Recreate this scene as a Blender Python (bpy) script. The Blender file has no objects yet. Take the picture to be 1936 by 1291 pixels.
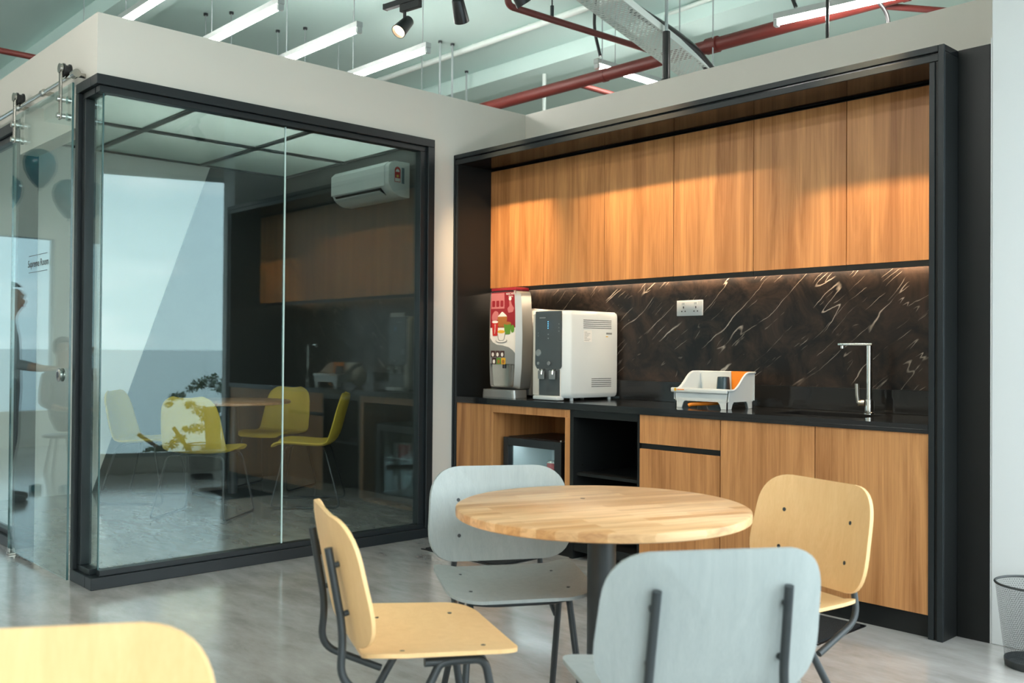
import bpy, bmesh, math, random
from mathutils import Vector, Matrix

# ------------------------------------------------------------------ camera, world, light, exposure
scene = bpy.context.scene
COL = scene.collection
scene.view_settings.view_transform = 'Standard'
scene.view_settings.look = 'None'
scene.view_settings.exposure = 0.68
scene.view_settings.gamma = 1.0
scene.view_settings.use_curve_mapping = False
cy = scene.cycles
cy.use_denoising = True
cy.max_bounces = 10
cy.diffuse_bounces = 5
cy.glossy_bounces = 5
cy.transmission_bounces = 4
cy.transparent_max_bounces = 24
cy.caustics_reflective = False
cy.caustics_refractive = False
cy.sample_clamp_indirect = 6.0

F_PX, YAW, PITCH, ROLL, EYE = 1807.44, 0.8208, 0.0112, 0.0074, 1.24


def cam_axes():
    fw = Vector((-math.sin(YAW) * math.cos(PITCH), math.cos(YAW) * math.cos(PITCH), math.sin(PITCH)))
    r = Vector((math.cos(YAW), math.sin(YAW), 0.0))
    u = r.cross(fw)
    c, s = math.cos(ROLL), math.sin(ROLL)
    return c * r + s * u, -s * r + c * u, fw


_r, _u, _f = cam_axes()
cam_data = bpy.data.cameras.new('camera')
cam = bpy.data.objects.new('camera', cam_data)
COL.objects.link(cam)
cam_data.sensor_width = 36.0
cam_data.lens = F_PX * 36.0 / 1936.0
cam_data.clip_end = 60000.0
cam_data.clip_start = 0.05
M = Matrix((( _r.x, _u.x, -_f.x, 0.0), (_r.y, _u.y, -_f.y, 0.0), (_r.z, _u.z, -_f.z, EYE), (0, 0, 0, 1)))
cam.matrix_world = M
cam_data.dof.use_dof = True
cam_data.dof.focus_distance = 4.7
cam_data.dof.aperture_fstop = 3.2
scene.camera = cam

SKY = 6.0          # brightness of the hazy daylight sky
TUBE = 62.0         # brightness of the ceiling tubes
world = bpy.data.worlds.new('sky')
scene.world = world
world.use_nodes = True
wn, wl = world.node_tree.nodes, world.node_tree.links
wn.clear()
w_out = wn.new('ShaderNodeOutputWorld')
w_bg = wn.new('ShaderNodeBackground')
w_tc = wn.new('ShaderNodeTexCoord')
w_sep = wn.new('ShaderNodeSeparateXYZ')
wl.new(w_tc.outputs['Generated'], w_sep.inputs[0])
w_ramp = wn.new('ShaderNodeValToRGB')
wl.new(w_sep.outputs['Z'], w_ramp.inputs[0])
w_ramp.color_ramp.elements[0].position = 0.0
w_ramp.color_ramp.elements[0].color = (0.52, 0.60, 0.625, 1)
w_ramp.color_ramp.elements[1].position = 1.0
w_ramp.color_ramp.elements[1].color = (0.40, 0.42, 0.45, 1)      # hazy sky: brightest near the horizon
_e = w_ramp.color_ramp.elements.new(0.12)
_e.color = (0.49, 0.585, 0.625, 1)
w_map = wn.new('ShaderNodeMapping')
w_map.inputs['Scale'].default_value = (1.0, 1.0, 4.0)
wl.new(w_tc.outputs['Generated'], w_map.inputs[0])
w_noise = wn.new('ShaderNodeTexNoise')
w_noise.inputs['Scale'].default_value = 3.4
w_noise.inputs['Detail'].default_value = 6.0
wl.new(w_map.outputs[0], w_noise.inputs['Vector'])
w_cr = wn.new('ShaderNodeValToRGB')
w_cr.color_ramp.elements[0].position = 0.50
w_cr.color_ramp.elements[1].position = 0.70
wl.new(w_noise.outputs['Fac'], w_cr.inputs[0])
w_mix = wn.new('ShaderNodeMix')
w_mix.data_type = 'RGBA'
wl.new(w_cr.outputs['Color'], w_mix.inputs[0])
wl.new(w_ramp.outputs['Color'], w_mix.inputs[6])
w_mix.inputs[7].default_value = (0.84, 0.82, 0.83, 1)
wl.new(w_mix.outputs[2], w_bg.inputs['Color'])
w_bg.inputs['Strength'].default_value = SKY
wl.new(w_bg.outputs[0], w_out.inputs['Surface'])

random.seed(7)

# window wall: passes to the right of the camera; P0 + t * DV
P0 = Vector((-0.811, 4.225))
DV = Vector((-0.321, 0.947)).normalized()
NW = Vector((-DV.y, DV.x))            # points into the room
if NW.x > 0:
    NW = -NW
WIN_Z0, WIN_Z1 = 0.16, 3.03
WINDOWS = [(-9.6, -6.4), (-6.0, -2.8), (-2.4, 0.8), (1.3, 4.0)]
CEIL = 4.3
for (t0, t1) in WINDOWS:              # portals only steer the sampling of the sky, they give no light
    ld = bpy.data.lights.new('window_portal', 'AREA')
    ld.shape = 'RECTANGLE'
    ld.size = t1 - t0
    ld.size_y = WIN_Z1 - WIN_Z0
    ld.cycles.is_portal = True
    lo = bpy.data.objects.new('window_portal', ld)
    COL.objects.link(lo)
    c2 = P0 + DV * ((t0 + t1) / 2) - NW * 0.10
    zax = Vector((-NW.x, -NW.y, 0))   # lights shine along -Z
    xax = Vector((DV.x, DV.y, 0))
    yax = zax.cross(xax)
    lo.matrix_world = Matrix(((xax.x, yax.x, zax.x, c2.x), (xax.y, yax.y, zax.y, c2.y),
                              (xax.z, yax.z, zax.z, (WIN_Z0 + WIN_Z1) / 2), (0, 0, 0, 1)))


# ------------------------------------------------------------------ materials
def srgb(r, g, b):
    f = lambda c: (c / 255 / 12.92) if c / 255 <= 0.04045 else ((c / 255 + 0.055) / 1.055) ** 2.4
    return (f(r), f(g), f(b), 1.0)


def new_mat(name):
    m = bpy.data.materials.new(name)
    m.use_nodes = True
    nt = m.node_tree
    return m, nt, nt.nodes['Principled BSDF']


def N(nt, kind, **kw):
    n = nt.nodes.new(kind)
    for k, v in kw.items():
        if k in n.inputs:
            n.inputs[k].default_value = v
        else:
            setattr(n, k, v)
    return n


def mat(name, color, rough=0.5, metal=0.0, var=0.06, scale=6.0, bump=0.0, bscale=60.0, spec=0.5, coat=0.0):
    """plain material with a little procedural mottling and optional fine relief"""
    m, nt, p = new_mat(name)
    tc = N(nt, 'ShaderNodeTexCoord')
    nz = N(nt, 'ShaderNodeTexNoise', Scale=scale, Detail=4.0)
    nt.links.new(tc.outputs['Object'], nz.inputs['Vector'])
    mx = N(nt, 'ShaderNodeMix', data_type='RGBA')
    nt.links.new(nz.outputs['Fac'], mx.inputs[0])
    mx.inputs[6].default_value = tuple(max(0, c * (1 - var)) for c in color[:3]) + (1,)
    mx.inputs[7].default_value = tuple(min(1, c * (1 + var)) for c in color[:3]) + (1,)
    nt.links.new(mx.outputs[2], p.inputs['Base Color'])
    p.inputs['Roughness'].default_value = rough
    p.inputs['Metallic'].default_value = metal
    p.inputs['Specular IOR Level'].default_value = spec
    p.inputs['Coat Weight'].default_value = coat
    p.inputs['Coat Roughness'].default_value = 0.08
    if bump:
        n2 = N(nt, 'ShaderNodeTexNoise', Scale=bscale, Detail=3.0)
        nt.links.new(tc.outputs['Object'], n2.inputs['Vector'])
        b = N(nt, 'ShaderNodeBump', Strength=bump, Distance=0.01)
        nt.links.new(n2.outputs['Fac'], b.inputs['Height'])
        nt.links.new(b.outputs[0], p.inputs['Normal'])
    return m


def emit(name, color, strength):
    m, nt, p = new_mat(name)
    p.inputs['Base Color'].default_value = color
    p.inputs['Emission Color'].default_value = color
    p.inputs['Emission Strength'].default_value = strength
    return m


def grain(name, c0, c1, axis='Z', freq=26.0, stretch=0.05, rough=0.45, contrast=1.0, bump=0.05, fine=0.35, spec=0.4):
    """wood: noise stretched along one axis, colour shifted for every object"""
    m, nt, p = new_mat(name)
    tc = N(nt, 'ShaderNodeTexCoord')
    oi = N(nt, 'ShaderNodeObjectInfo')
    mul = N(nt, 'ShaderNodeVectorMath', operation='MULTIPLY')
    mul.inputs[1].default_value = (13.0, 17.0, 23.0)
    comb = N(nt, 'ShaderNodeCombineXYZ')
    for i in range(3):
        nt.links.new(oi.outputs['Random'], comb.inputs[i])
    nt.links.new(comb.outputs[0], mul.inputs[0])
    add = N(nt, 'ShaderNodeVectorMath', operation='ADD')
    nt.links.new(tc.outputs['Object'], add.inputs[0])
    nt.links.new(mul.outputs[0], add.inputs[1])
    mp = N(nt, 'ShaderNodeMapping')
    sc = [freq, freq, freq]
    sc['XYZ'.index(axis)] = freq * stretch
    mp.inputs['Scale'].default_value = sc
    nt.links.new(add.outputs[0], mp.inputs[0])
    n1 = N(nt, 'ShaderNodeTexNoise', Scale=1.0, Detail=8.0, Roughness=0.62, Distortion=0.7)
    nt.links.new(mp.outputs[0], n1.inputs['Vector'])
    mp2 = N(nt, 'ShaderNodeMapping')
    sc2 = [s * 9 for s in sc]
    sc2['XYZ'.index(axis)] = freq * stretch * 2
    mp2.inputs['Scale'].default_value = sc2
    nt.links.new(add.outputs[0], mp2.inputs[0])
    n2 = N(nt, 'ShaderNodeTexNoise', Scale=1.0, Detail=3.0)
    nt.links.new(mp2.outputs[0], n2.inputs['Vector'])
    mxf = N(nt, 'ShaderNodeMix', data_type='FLOAT')
    mxf.inputs[0].default_value = fine
    nt.links.new(n1.outputs['Fac'], mxf.inputs[2])
    nt.links.new(n2.outputs['Fac'], mxf.inputs[3])
    rp = N(nt, 'ShaderNodeValToRGB')
    rp.color_ramp.elements[0].position = 0.5 - 0.18 / contrast
    rp.color_ramp.elements[0].color = c0
    rp.color_ramp.elements[1].position = 0.5 + 0.16 / contrast
    rp.color_ramp.elements[1].color = c1
    nt.links.new(mxf.outputs[0], rp.inputs[0])
    nt.links.new(rp.outputs['Color'], p.inputs['Base Color'])
    p.inputs['Roughness'].default_value = rough
    p.inputs['Specular IOR Level'].default_value = spec
    if bump:
        b = N(nt, 'ShaderNodeBump', Strength=bump, Distance=0.003)
        nt.links.new(n2.outputs['Fac'], b.inputs['Height'])
        nt.links.new(b.outputs[0], p.inputs['Normal'])
    return m


def mat_floor():
    m, nt, p = new_mat('polished_concrete')
    tc = N(nt, 'ShaderNodeTexCoord')
    a = N(nt, 'ShaderNodeTexNoise', Scale=0.7, Detail=6.0, Roughness=0.55)
    b = N(nt, 'ShaderNodeTexNoise', Scale=3.2, Detail=10.0, Roughness=0.66, Distortion=0.25)
    mp = N(nt, 'ShaderNodeMapping')
    mp.inputs['Rotation'].default_value = (0, 0, 0.8)
    mp.inputs['Scale'].default_value = (1.0, 2.6, 1.0)
    nt.links.new(tc.outputs['Object'], mp.inputs[0])
    nt.links.new(mp.outputs[0], a.inputs['Vector'])
    nt.links.new(mp.outputs[0], b.inputs['Vector'])
    mx = N(nt, 'ShaderNodeMix', data_type='FLOAT')
    mx.inputs[0].default_value = 0.5
    nt.links.new(a.outputs['Fac'], mx.inputs[2])
    nt.links.new(b.outputs['Fac'], mx.inputs[3])
    rp = N(nt, 'ShaderNodeValToRGB')
    e = rp.color_ramp.elements
    e[0].position, e[0].color = 0.28, (0.20, 0.187, 0.172, 1)
    e[1].position, e[1].color = 0.72, (0.60, 0.59, 0.57, 1)
    k = rp.color_ramp.elements.new(0.5)
    k.color = (0.425, 0.412, 0.395, 1)
    nt.links.new(mx.outputs[0], rp.inputs[0])
    nt.links.new(rp.outputs['Color'], p.inputs['Base Color'])
    rr = N(nt, 'ShaderNodeMapRange')
    rr.inputs['To Min'].default_value = 0.10
    rr.inputs['To Max'].default_value = 0.32
    nt.links.new(b.outputs['Fac'], rr.inputs['Value'])
    nt.links.new(rr.outputs[0], p.inputs['Roughness'])
    p.inputs['Specular IOR Level'].default_value = 0.6
    p.inputs['Coat Weight'].default_value = 0.8
    p.inputs['Coat Roughness'].default_value = 0.13
    bp = N(nt, 'ShaderNodeBump', Strength=0.04, Distance=0.01)
    nt.links.new(b.outputs['Fac'], bp.inputs['Height'])
    nt.links.new(bp.outputs[0], p.inputs['Normal'])
    return m


def mat_marble():
    """dark brown stone print with pale slanted veins; laid out in the panel's x / z plane"""
    m, nt, p = new_mat('dark_marble')
    tc = N(nt, 'ShaderNodeTexCoord')
    rot = N(nt, 'ShaderNodeMapping')
    rot.inputs['Rotation'].default_value = (0, math.radians(40), 0)
    nt.links.new(tc.outputs['Object'], rot.inputs[0])
    wob = N(nt, 'ShaderNodeTexNoise', Scale=5.0, Detail=5.0)
    nt.links.new(rot.outputs[0], wob.inputs['Vector'])
    wsub = N(nt, 'ShaderNodeVectorMath', operation='SUBTRACT')
    nt.links.new(wob.outputs['Color'], wsub.inputs[0])
    wsub.inputs[1].default_value = (0.5, 0.5, 0.5)
    wsc = N(nt, 'ShaderNodeVectorMath', operation='SCALE')
    nt.links.new(wsub.outputs[0], wsc.inputs[0])
    wsc.inputs['Scale'].default_value = 0.055
    wad = N(nt, 'ShaderNodeVectorMath', operation='ADD')
    nt.links.new(rot.outputs[0], wad.inputs[0])
    nt.links.new(wsc.outputs[0], wad.inputs[1])

    def veins(freq_along, freq_across, width, seed, mask_scale, lo, hi):
        mp = N(nt, 'ShaderNodeMapping')
        mp.inputs['Scale'].default_value = (freq_along, 1.0, freq_across)
        mp.inputs['Location'].default_value = (seed, 0, seed * 1.7)
        nt.links.new(wad.outputs[0], mp.inputs[0])
        n = N(nt, 'ShaderNodeTexNoise', Scale=1.0, Detail=1.5)
        nt.links.new(mp.outputs[0], n.inputs['Vector'])
        s = N(nt, 'ShaderNodeMath', operation='SUBTRACT')
        nt.links.new(n.outputs['Fac'], s.inputs[0])
        s.inputs[1].default_value = 0.5
        a = N(nt, 'ShaderNodeMath', operation='ABSOLUTE')
        nt.links.new(s.outputs[0], a.inputs[0])
        r = N(nt, 'ShaderNodeMapRange', clamp=True)
        r.inputs['From Min'].default_value = 0.0
        r.inputs['From Max'].default_value = width
        r.inputs['To Min'].default_value = 1.0
        r.inputs['To Max'].default_value = 0.0
        nt.links.new(a.outputs[0], r.inputs['Value'])
        mk = N(nt, 'ShaderNodeTexNoise', Scale=mask_scale, Detail=2.0)
        mpk = N(nt, 'ShaderNodeMapping')
        mpk.inputs['Location'].default_value = (seed * 3, 2, seed)
        nt.links.new(rot.outputs[0], mpk.inputs[0])
        nt.links.new(mpk.outputs[0], mk.inputs['Vector'])
        mr = N(nt, 'ShaderNodeMapRange', clamp=True)
        mr.inputs['From Min'].default_value = lo
        mr.inputs['From Max'].default_value = hi
        nt.links.new(mk.outputs['Fac'], mr.inputs['Value'])
        mm = N(nt, 'ShaderNodeMath', operation='MULTIPLY')
        nt.links.new(r.outputs[0], mm.inputs[0])
        nt.links.new(mr.outputs[0], mm.inputs[1])
        return mm.outputs[0]

    v1 = veins(1.1, 8.0, 0.0075, 3.1, 5.0, 0.48, 0.62)
    v2 = veins(1.6, 15.0, 0.0095, 8.4, 7.0, 0.53, 0.68)
    vm = N(nt, 'ShaderNodeMath', operation='MAXIMUM')
    nt.links.new(v1, vm.inputs[0])
    nt.links.new(v2, vm.inputs[1])
    cl = N(nt, 'ShaderNodeTexNoise', Scale=4.0, Detail=7.0, Roughness=0.7, Distortion=1.0)
    nt.links.new(rot.outputs[0], cl.inputs['Vector'])
    rp = N(nt, 'ShaderNodeValToRGB')
    rp.color_ramp.elements[0].position, rp.color_ramp.elements[0].color = 0.42, (0.014, 0.0125, 0.012, 1)
    rp.color_ramp.elements[1].position, rp.color_ramp.elements[1].color = 0.75, (0.062, 0.040, 0.029, 1)
    nt.links.new(cl.outputs['Fac'], rp.inputs[0])
    mx = N(nt, 'ShaderNodeMix', data_type='RGBA')
    nt.links.new(vm.outputs[0], mx.inputs[0])
    nt.links.new(rp.outputs['Color'], mx.inputs[6])
    mx.inputs[7].default_value = (0.62, 0.52, 0.42, 1)
    nt.links.new(mx.outputs[2], p.inputs['Base Color'])
    p.inputs['Roughness'].default_value = 0.26
    p.inputs['Specular IOR Level'].default_value = 0.28
    return m


def mat_glass(name, tint):
    """clear sheet: passes straight through, mirrors by the Fresnel law"""
    m, nt, p = new_mat(name)
    nt.nodes.remove(p)
    out = nt.nodes['Material Output']
    fr = N(nt, 'ShaderNodeFresnel')
    ge = N(nt, 'ShaderNodeNewGeometry')
    io = N(nt, 'ShaderNodeMix', data_type='FLOAT')      # the far face of the sheet mirrors like the near one
    nt.links.new(ge.outputs['Backfacing'], io.inputs[0])
    io.inputs[2].default_value = 1.57
    io.inputs[3].default_value = 1.0 / 1.57
    nt.links.new(io.outputs[0], fr.inputs['IOR'])
    tr = N(nt, 'ShaderNodeBsdfTransparent', Color=tint)
    gl = N(nt, 'ShaderNodeBsdfGlossy', Roughness=0.0, Color=(0.80, 0.98, 1.0, 1))
    ms = N(nt, 'ShaderNodeMixShader')
    nt.links.new(fr.outputs[0], ms.inputs[0])
    nt.links.new(tr.outputs[0], ms.inputs[1])
    nt.links.new(gl.outputs[0], ms.inputs[2])
    nt.links.new(ms.outputs[0], out.inputs['Surface'])
    return m


def mat_translucent(name, color):
    """frosted ceiling sheet: lets the lamps above shine through, shiny on its face"""
    m, nt, p = new_mat(name)
    nt.nodes.remove(p)
    out = nt.nodes['Material Output']
    tr = N(nt, 'ShaderNodeBsdfTranslucent', Color=color)
    df = N(nt, 'ShaderNodeBsdfDiffuse', Color=color)
    gl = N(nt, 'ShaderNodeBsdfGlossy', Roughness=0.06)
    fr = N(nt, 'ShaderNodeFresnel', IOR=1.45)
    m1 = N(nt, 'ShaderNodeMixShader')
    m1.inputs[0].default_value = 0.5
    nt.links.new(tr.outputs[0], m1.inputs[1])
    nt.links.new(df.outputs[0], m1.inputs[2])
    m2 = N(nt, 'ShaderNodeMixShader')
    nt.links.new(fr.outputs[0], m2.inputs[0])
    nt.links.new(m1.outputs[0], m2.inputs[1])
    nt.links.new(gl.outputs[0], m2.inputs[2])
    nt.links.new(m2.outputs[0], out.inputs['Surface'])
    return m


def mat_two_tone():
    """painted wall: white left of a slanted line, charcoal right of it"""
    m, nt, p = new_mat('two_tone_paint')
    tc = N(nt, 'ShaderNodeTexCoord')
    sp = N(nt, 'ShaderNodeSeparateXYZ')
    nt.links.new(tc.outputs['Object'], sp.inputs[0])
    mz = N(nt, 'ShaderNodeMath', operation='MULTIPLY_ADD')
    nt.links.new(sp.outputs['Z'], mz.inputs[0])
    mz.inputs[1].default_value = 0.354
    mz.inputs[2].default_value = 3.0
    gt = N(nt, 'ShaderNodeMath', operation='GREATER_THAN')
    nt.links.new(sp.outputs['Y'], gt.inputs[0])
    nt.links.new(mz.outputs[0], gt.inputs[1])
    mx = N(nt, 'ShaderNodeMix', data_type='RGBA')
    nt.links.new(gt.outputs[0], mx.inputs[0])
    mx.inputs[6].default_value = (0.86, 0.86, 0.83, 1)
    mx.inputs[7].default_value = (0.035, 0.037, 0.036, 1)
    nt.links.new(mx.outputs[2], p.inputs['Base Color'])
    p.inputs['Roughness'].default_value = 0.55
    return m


def mat_staves():
    """butcher-block table top: strips of wood running across"""
    m, nt, p = new_mat('table_wood')
    tc = N(nt, 'ShaderNodeTexCoord')
    mp = N(nt, 'ShaderNodeMapping')
    mp.inputs['Rotation'].default_value = (0, 0, math.radians(-70))
    nt.links.new(tc.outputs['Object'], mp.inputs[0])
    br = N(nt, 'ShaderNodeTexBrick', Scale=1.0)
    br.inputs['Brick Width'].default_value = 0.36
    br.inputs['Row Height'].default_value = 0.042
    br.inputs['Mortar Size'].default_value = 0.0
    br.inputs['Color1'].default_value = (0.62, 0.32, 0.125, 1)
    br.inputs['Color2'].default_value = (0.85, 0.56, 0.30, 1)
    br.inputs['Bias'].default_value = 0.0
    nt.links.new(mp.outputs[0], br.inputs['Vector'])
    ms = N(nt, 'ShaderNodeMapping')
    ms.inputs['Scale'].default_value = (3.0, 40.0, 40.0)
    nt.links.new(mp.outputs[0], ms.inputs[0])
    n = N(nt, 'ShaderNodeTexNoise', Scale=1.0, Detail=7.0, Roughness=0.6, Distortion=0.8)
    nt.links.new(ms.outputs[0], n.inputs['Vector'])
    rp = N(nt, 'ShaderNodeValToRGB')
    rp.color_ramp.elements[0].position, rp.color_ramp.elements[0].color = 0.3, (0.62, 0.52, 0.46, 1)
    rp.color_ramp.elements[1].position, rp.color_ramp.elements[1].color = 0.62, (1, 1, 1, 1)
    nt.links.new(n.outputs['Fac'], rp.inputs[0])
    mx = N(nt, 'ShaderNodeMix', data_type='RGBA', blend_type='MULTIPLY')
    mx.inputs[0].default_value = 0.75
    nt.links.new(br.outputs['Color'], mx.inputs[6])
    nt.links.new(rp.outputs['Color'], mx.inputs[7])
    nt.links.new(mx.outputs[2], p.inputs['Base Color'])
    p.inputs['Roughness'].default_value = 0.34
    return m


MT = {}
MT['floor'] = mat_floor()
MT['marble'] = mat_marble()
MT['glass'] = mat_glass('clear_glass', (0.955, 0.985, 0.975, 1))
MT['tinted'] = mat_glass('tinted_glass', (0.20, 0.22, 0.225, 1))
MT['two_tone'] = mat_two_tone()
MT['table'] = mat_staves()
MT['wall'] = mat('warm_white_paint', (0.645, 0.61, 0.55, 1), 0.6, var=0.02, scale=1.5, bump=0.02, bscale=180)
MT['column'] = mat('white_paint', (0.64, 0.665, 0.67, 1), 0.6, var=0.02, scale=2.0, bump=0.02, bscale=120)
MT['ceiling'] = mat('pale_green_paint', (0.62, 0.80, 0.76, 1), 0.7, var=0.05, scale=0.6, bump=0.05, bscale=20)
MT['charcoal'] = mat('charcoal_paint', (0.04, 0.042, 0.04, 1), 0.5, var=0.05)
MT['gloss_ceiling'] = mat_translucent('frosted_panel', (0.285, 0.365, 0.34, 1))
MT['black_frame'] = mat('black_aluminium', (0.013, 0.017, 0.019, 1), 0.38, var=0.15, scale=9, spec=0.3)
MT['black_panel'] = mat('black_laminate', (0.010, 0.011, 0.011, 1), 0.36, var=0.2, scale=4, spec=0.25)
MT['black_gloss'] = mat('black_gloss', (0.008, 0.008, 0.009, 1), 0.12, var=0.1, spec=0.22)
MT['counter'] = mat('black_quartz', (0.012, 0.013, 0.014, 1), 0.12, var=0.2, scale=60)
MT['laminate'] = grain('oak_laminate', (0.26, 0.095, 0.027, 1), (0.63, 0.305, 0.115, 1), 'Z', 13.0, 0.06, 0.42, 0.95, 0.04, 0.22)
MT['laminate_h'] = MT['laminate']
MT['yellow'] = grain('yellow_stain', (0.78, 0.48, 0.215, 1), (0.88, 0.58, 0.285, 1), 'Z', 30, 0.06, 0.46, 0.8, 0.05)
MT['grey'] = grain('grey_stain', (0.30, 0.335, 0.33, 1), (0.38, 0.415, 0.405, 1), 'Z', 34, 0.05, 0.5, 0.8, 0.10)
MT['steel_tube'] = mat('anthracite_steel', (0.028, 0.035, 0.038, 1), 0.42, 0.0, var=0.1)
MT['wire'] = mat('black_wire', (0.02, 0.024, 0.025, 1), 0.4)
MT['chrome'] = mat('chrome', (0.78, 0.76, 0.72, 1), 0.12, 1.0, var=0.03)
MT['brushed'] = mat('brushed_steel', (0.42, 0.40, 0.36, 1), 0.26, 1.0, var=0.08, scale=20)
MT['silver'] = mat('silver_plastic', (0.34, 0.335, 0.315, 1), 0.30, 0.5, var=0.03)
MT['white_plastic'] = mat('white_plastic', (0.62, 0.66, 0.66, 1), 0.32, var=0.02)
MT['cream_plastic'] = mat('cream_plastic', (0.74, 0.70, 0.62, 1), 0.35, var=0.02)
MT['dark_plastic'] = mat('dark_grey_plastic', (0.055, 0.062, 0.064, 1), 0.22, var=0.05)
MT['mid_plastic'] = mat('mid_grey_plastic', (0.22, 0.24, 0.24, 1), 0.28, var=0.05)
MT['black_plastic'] = mat('black_plastic', (0.012, 0.012, 0.013, 1), 0.35)
MT['orange'] = mat('orange_plastic', (0.86, 0.24, 0.015, 1), 0.35, var=0.03)
MT['navy'] = mat('dark_blue_plastic', (0.012, 0.035, 0.05, 1), 0.22)
MT['red_pipe'] = mat('red_pipe_paint', (0.125, 0.017, 0.012, 1), 0.5, var=0.12, scale=8)
MT['white_pipe'] = mat('white_conduit', (0.70, 0.78, 0.74, 1), 0.5)
MT['galv'] = mat('galvanised_steel', (0.42, 0.47, 0.48, 1), 0.4, 0.6, var=0.1)
MT['tray'] = mat('white_steel', (0.66, 0.70, 0.66, 1), 0.45, var=0.05)
MT['lamp_body'] = mat('white_lamp_body', (0.42, 0.45, 0.44, 1), 0.45)
MT['tube'] = emit('lit_tube', (1.0, 0.965, 0.92, 1), TUBE)
MT['spot_lens'] = emit('lit_spot', (1.0, 0.72, 0.42, 1), 14.0)
MT['led'] = emit('led_strip', (1.0, 0.76, 0.52, 1), 60.0)
MT['blue_led'] = emit('blue_led', (0.1, 0.5, 1.0, 1), 2.5)
MT['fridge_light'] = emit('fridge_light', (0.75, 0.92, 1.0, 1), 9.0)
MT['mat'] = mat('black_mat_pile', (0.012, 0.014, 0.015, 1), 0.9, var=0.6, scale=160, bump=1.0, bscale=260)
MT['upholstery'] = mat('mustard_fabric', (0.52, 0.37, 0.045, 1), 0.75, var=0.06, bump=0.08, bscale=400)
MT['inner_table'] = grain('beech_edge', (0.42, 0.20, 0.10, 1), (0.62, 0.36, 0.20, 1), 'X', 20, 0.06, 0.35, 0.9, 0.03)
MT['maroon'] = mat('maroon_print', (0.26, 0.018, 0.028, 1), 0.25)
MT['pink_print'] = mat('pink_print', (0.50, 0.16, 0.17, 1), 0.25)
MT['white_print'] = mat('white_print', (0.76, 0.75, 0.72, 1), 0.3)
MT['red_print'] = mat('red_print', (0.50, 0.02, 0.015, 1), 0.3)
MT['green_print'] = mat('green_print', (0.10, 0.26, 0.03, 1), 0.3)
MT['brown_print'] = mat('brown_print', (0.36, 0.13, 0.03, 1), 0.3)
MT['dark_print'] = mat('dark_print', (0.05, 0.02, 0.02, 1), 0.3)
MT['yellow_print'] = mat('yellow_print', (0.70, 0.40, 0.03, 1), 0.3)
MT['grey_print'] = mat('grey_print', (0.22, 0.23, 0.23, 1), 0.35)
MT['blue_print'] = mat('blue_print', (0.10, 0.16, 0.20, 1), 0.35)
MT['can'] = mat('red_can', (0.55, 0.02, 0.02, 1), 0.25, 0.4)
MT['leaf'] = mat('leaf_green', (0.045, 0.09, 0.025, 1), 0.55, var=0.5, scale=3)
MT['bark'] = mat('bark', (0.12, 0.08, 0.05, 1), 0.9, var=0.3, bump=0.5, bscale=30)
MT['sea'] = mat('sea_water', (0.34, 0.42, 0.44, 1), 0.3, var=0.10, scale=0.02, bump=0.1, bscale=0.6)
MT['skin'] = mat('skin', (0.42, 0.23, 0.15, 1), 0.5, var=0.04)
MT['shirt_grey'] = mat('grey_cloth', (0.20, 0.21, 0.22, 1), 0.85, bump=0.1, bscale=300)
MT['shirt_dark'] = mat('navy_cloth', (0.03, 0.04, 0.05, 1), 0.85, bump=0.1, bscale=300)
MT['trousers'] = mat('black_cloth', (0.018, 0.018, 0.022, 1), 0.85)
MT['shoe'] = mat('shoe_leather', (0.02, 0.015, 0.012, 1), 0.4)
MT['hair'] = mat('black_hair', (0.010, 0.008, 0.007, 1), 0.5, var=0.3, scale=80)
MT['balloon'] = mat('teal_balloon', (0.02, 0.14, 0.17, 1), 0.16, var=0.05)
MT['ribbon'] = mat('pale_ribbon', (0.55, 0.55, 0.55, 1), 0.5)
MT['seal'] = mat('pale_seal', (0.55, 0.70, 0.68, 1), 0.3)
MT['edge_glass'] = mat('glass_edge', (0.045, 0.11, 0.11, 1), 0.2)


# ------------------------------------------------------------------ mesh helpers
def box(bm, x0, x1, y0, y1, z0, z1, bev=0.0, seg=2):
    vs = [bm.verts.new((x, y, z)) for x in (x0, x1) for y in (y0, y1) for z in (z0, z1)]
    fs = [(0, 1, 3, 2), (4, 6, 7, 5), (0, 4, 5, 1), (2, 3, 7, 6), (0, 2, 6, 4), (1, 5, 7, 3)]
    faces = [bm.faces.new([vs[i] for i in f]) for f in fs]
    if bev > 0:
        es = list({e for f in faces for e in f.edges})
        bmesh.ops.bevel(bm, geom=es, offset=bev, segments=seg, affect='EDGES', profile=0.5)
    return bm


def ring(bm, c, ax, r, seg, phase=0.0, ry=None):
    ax = Vector(ax).normalized()
    ref = Vector((0, 0, 1)) if abs(ax.z) < 0.9 else Vector((1, 0, 0))
    a = ax.cross(ref).normalized()
    b = ax.cross(a)
    ry = r if ry is None else ry
    return [bm.verts.new(Vector(c) + a * (r * math.cos(phase + 2 * math.pi * i / seg)) + b * (ry * math.sin(phase + 2 * math.pi * i / seg))) for i in range(seg)]


def bridge(bm, r0, r1):
    n = len(r0)
    for i in range(n):
        bm.faces.new((r0[i], r0[(i + 1) % n], r1[(i + 1) % n], r1[i]))


def cyl(bm, p0, p1, r0, r1=None, seg=20, cap0=True, cap1=True):
    r1 = r0 if r1 is None else r1
    ax = Vector(p1) - Vector(p0)
    a, b = ring(bm, p0, ax, r0, seg), ring(bm, p1, ax, r1, seg)
    bridge(bm, a, b)
    if cap0:
        bm.faces.new(a[::-1])
    if cap1:
        bm.faces.new(b)
    return bm


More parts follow.
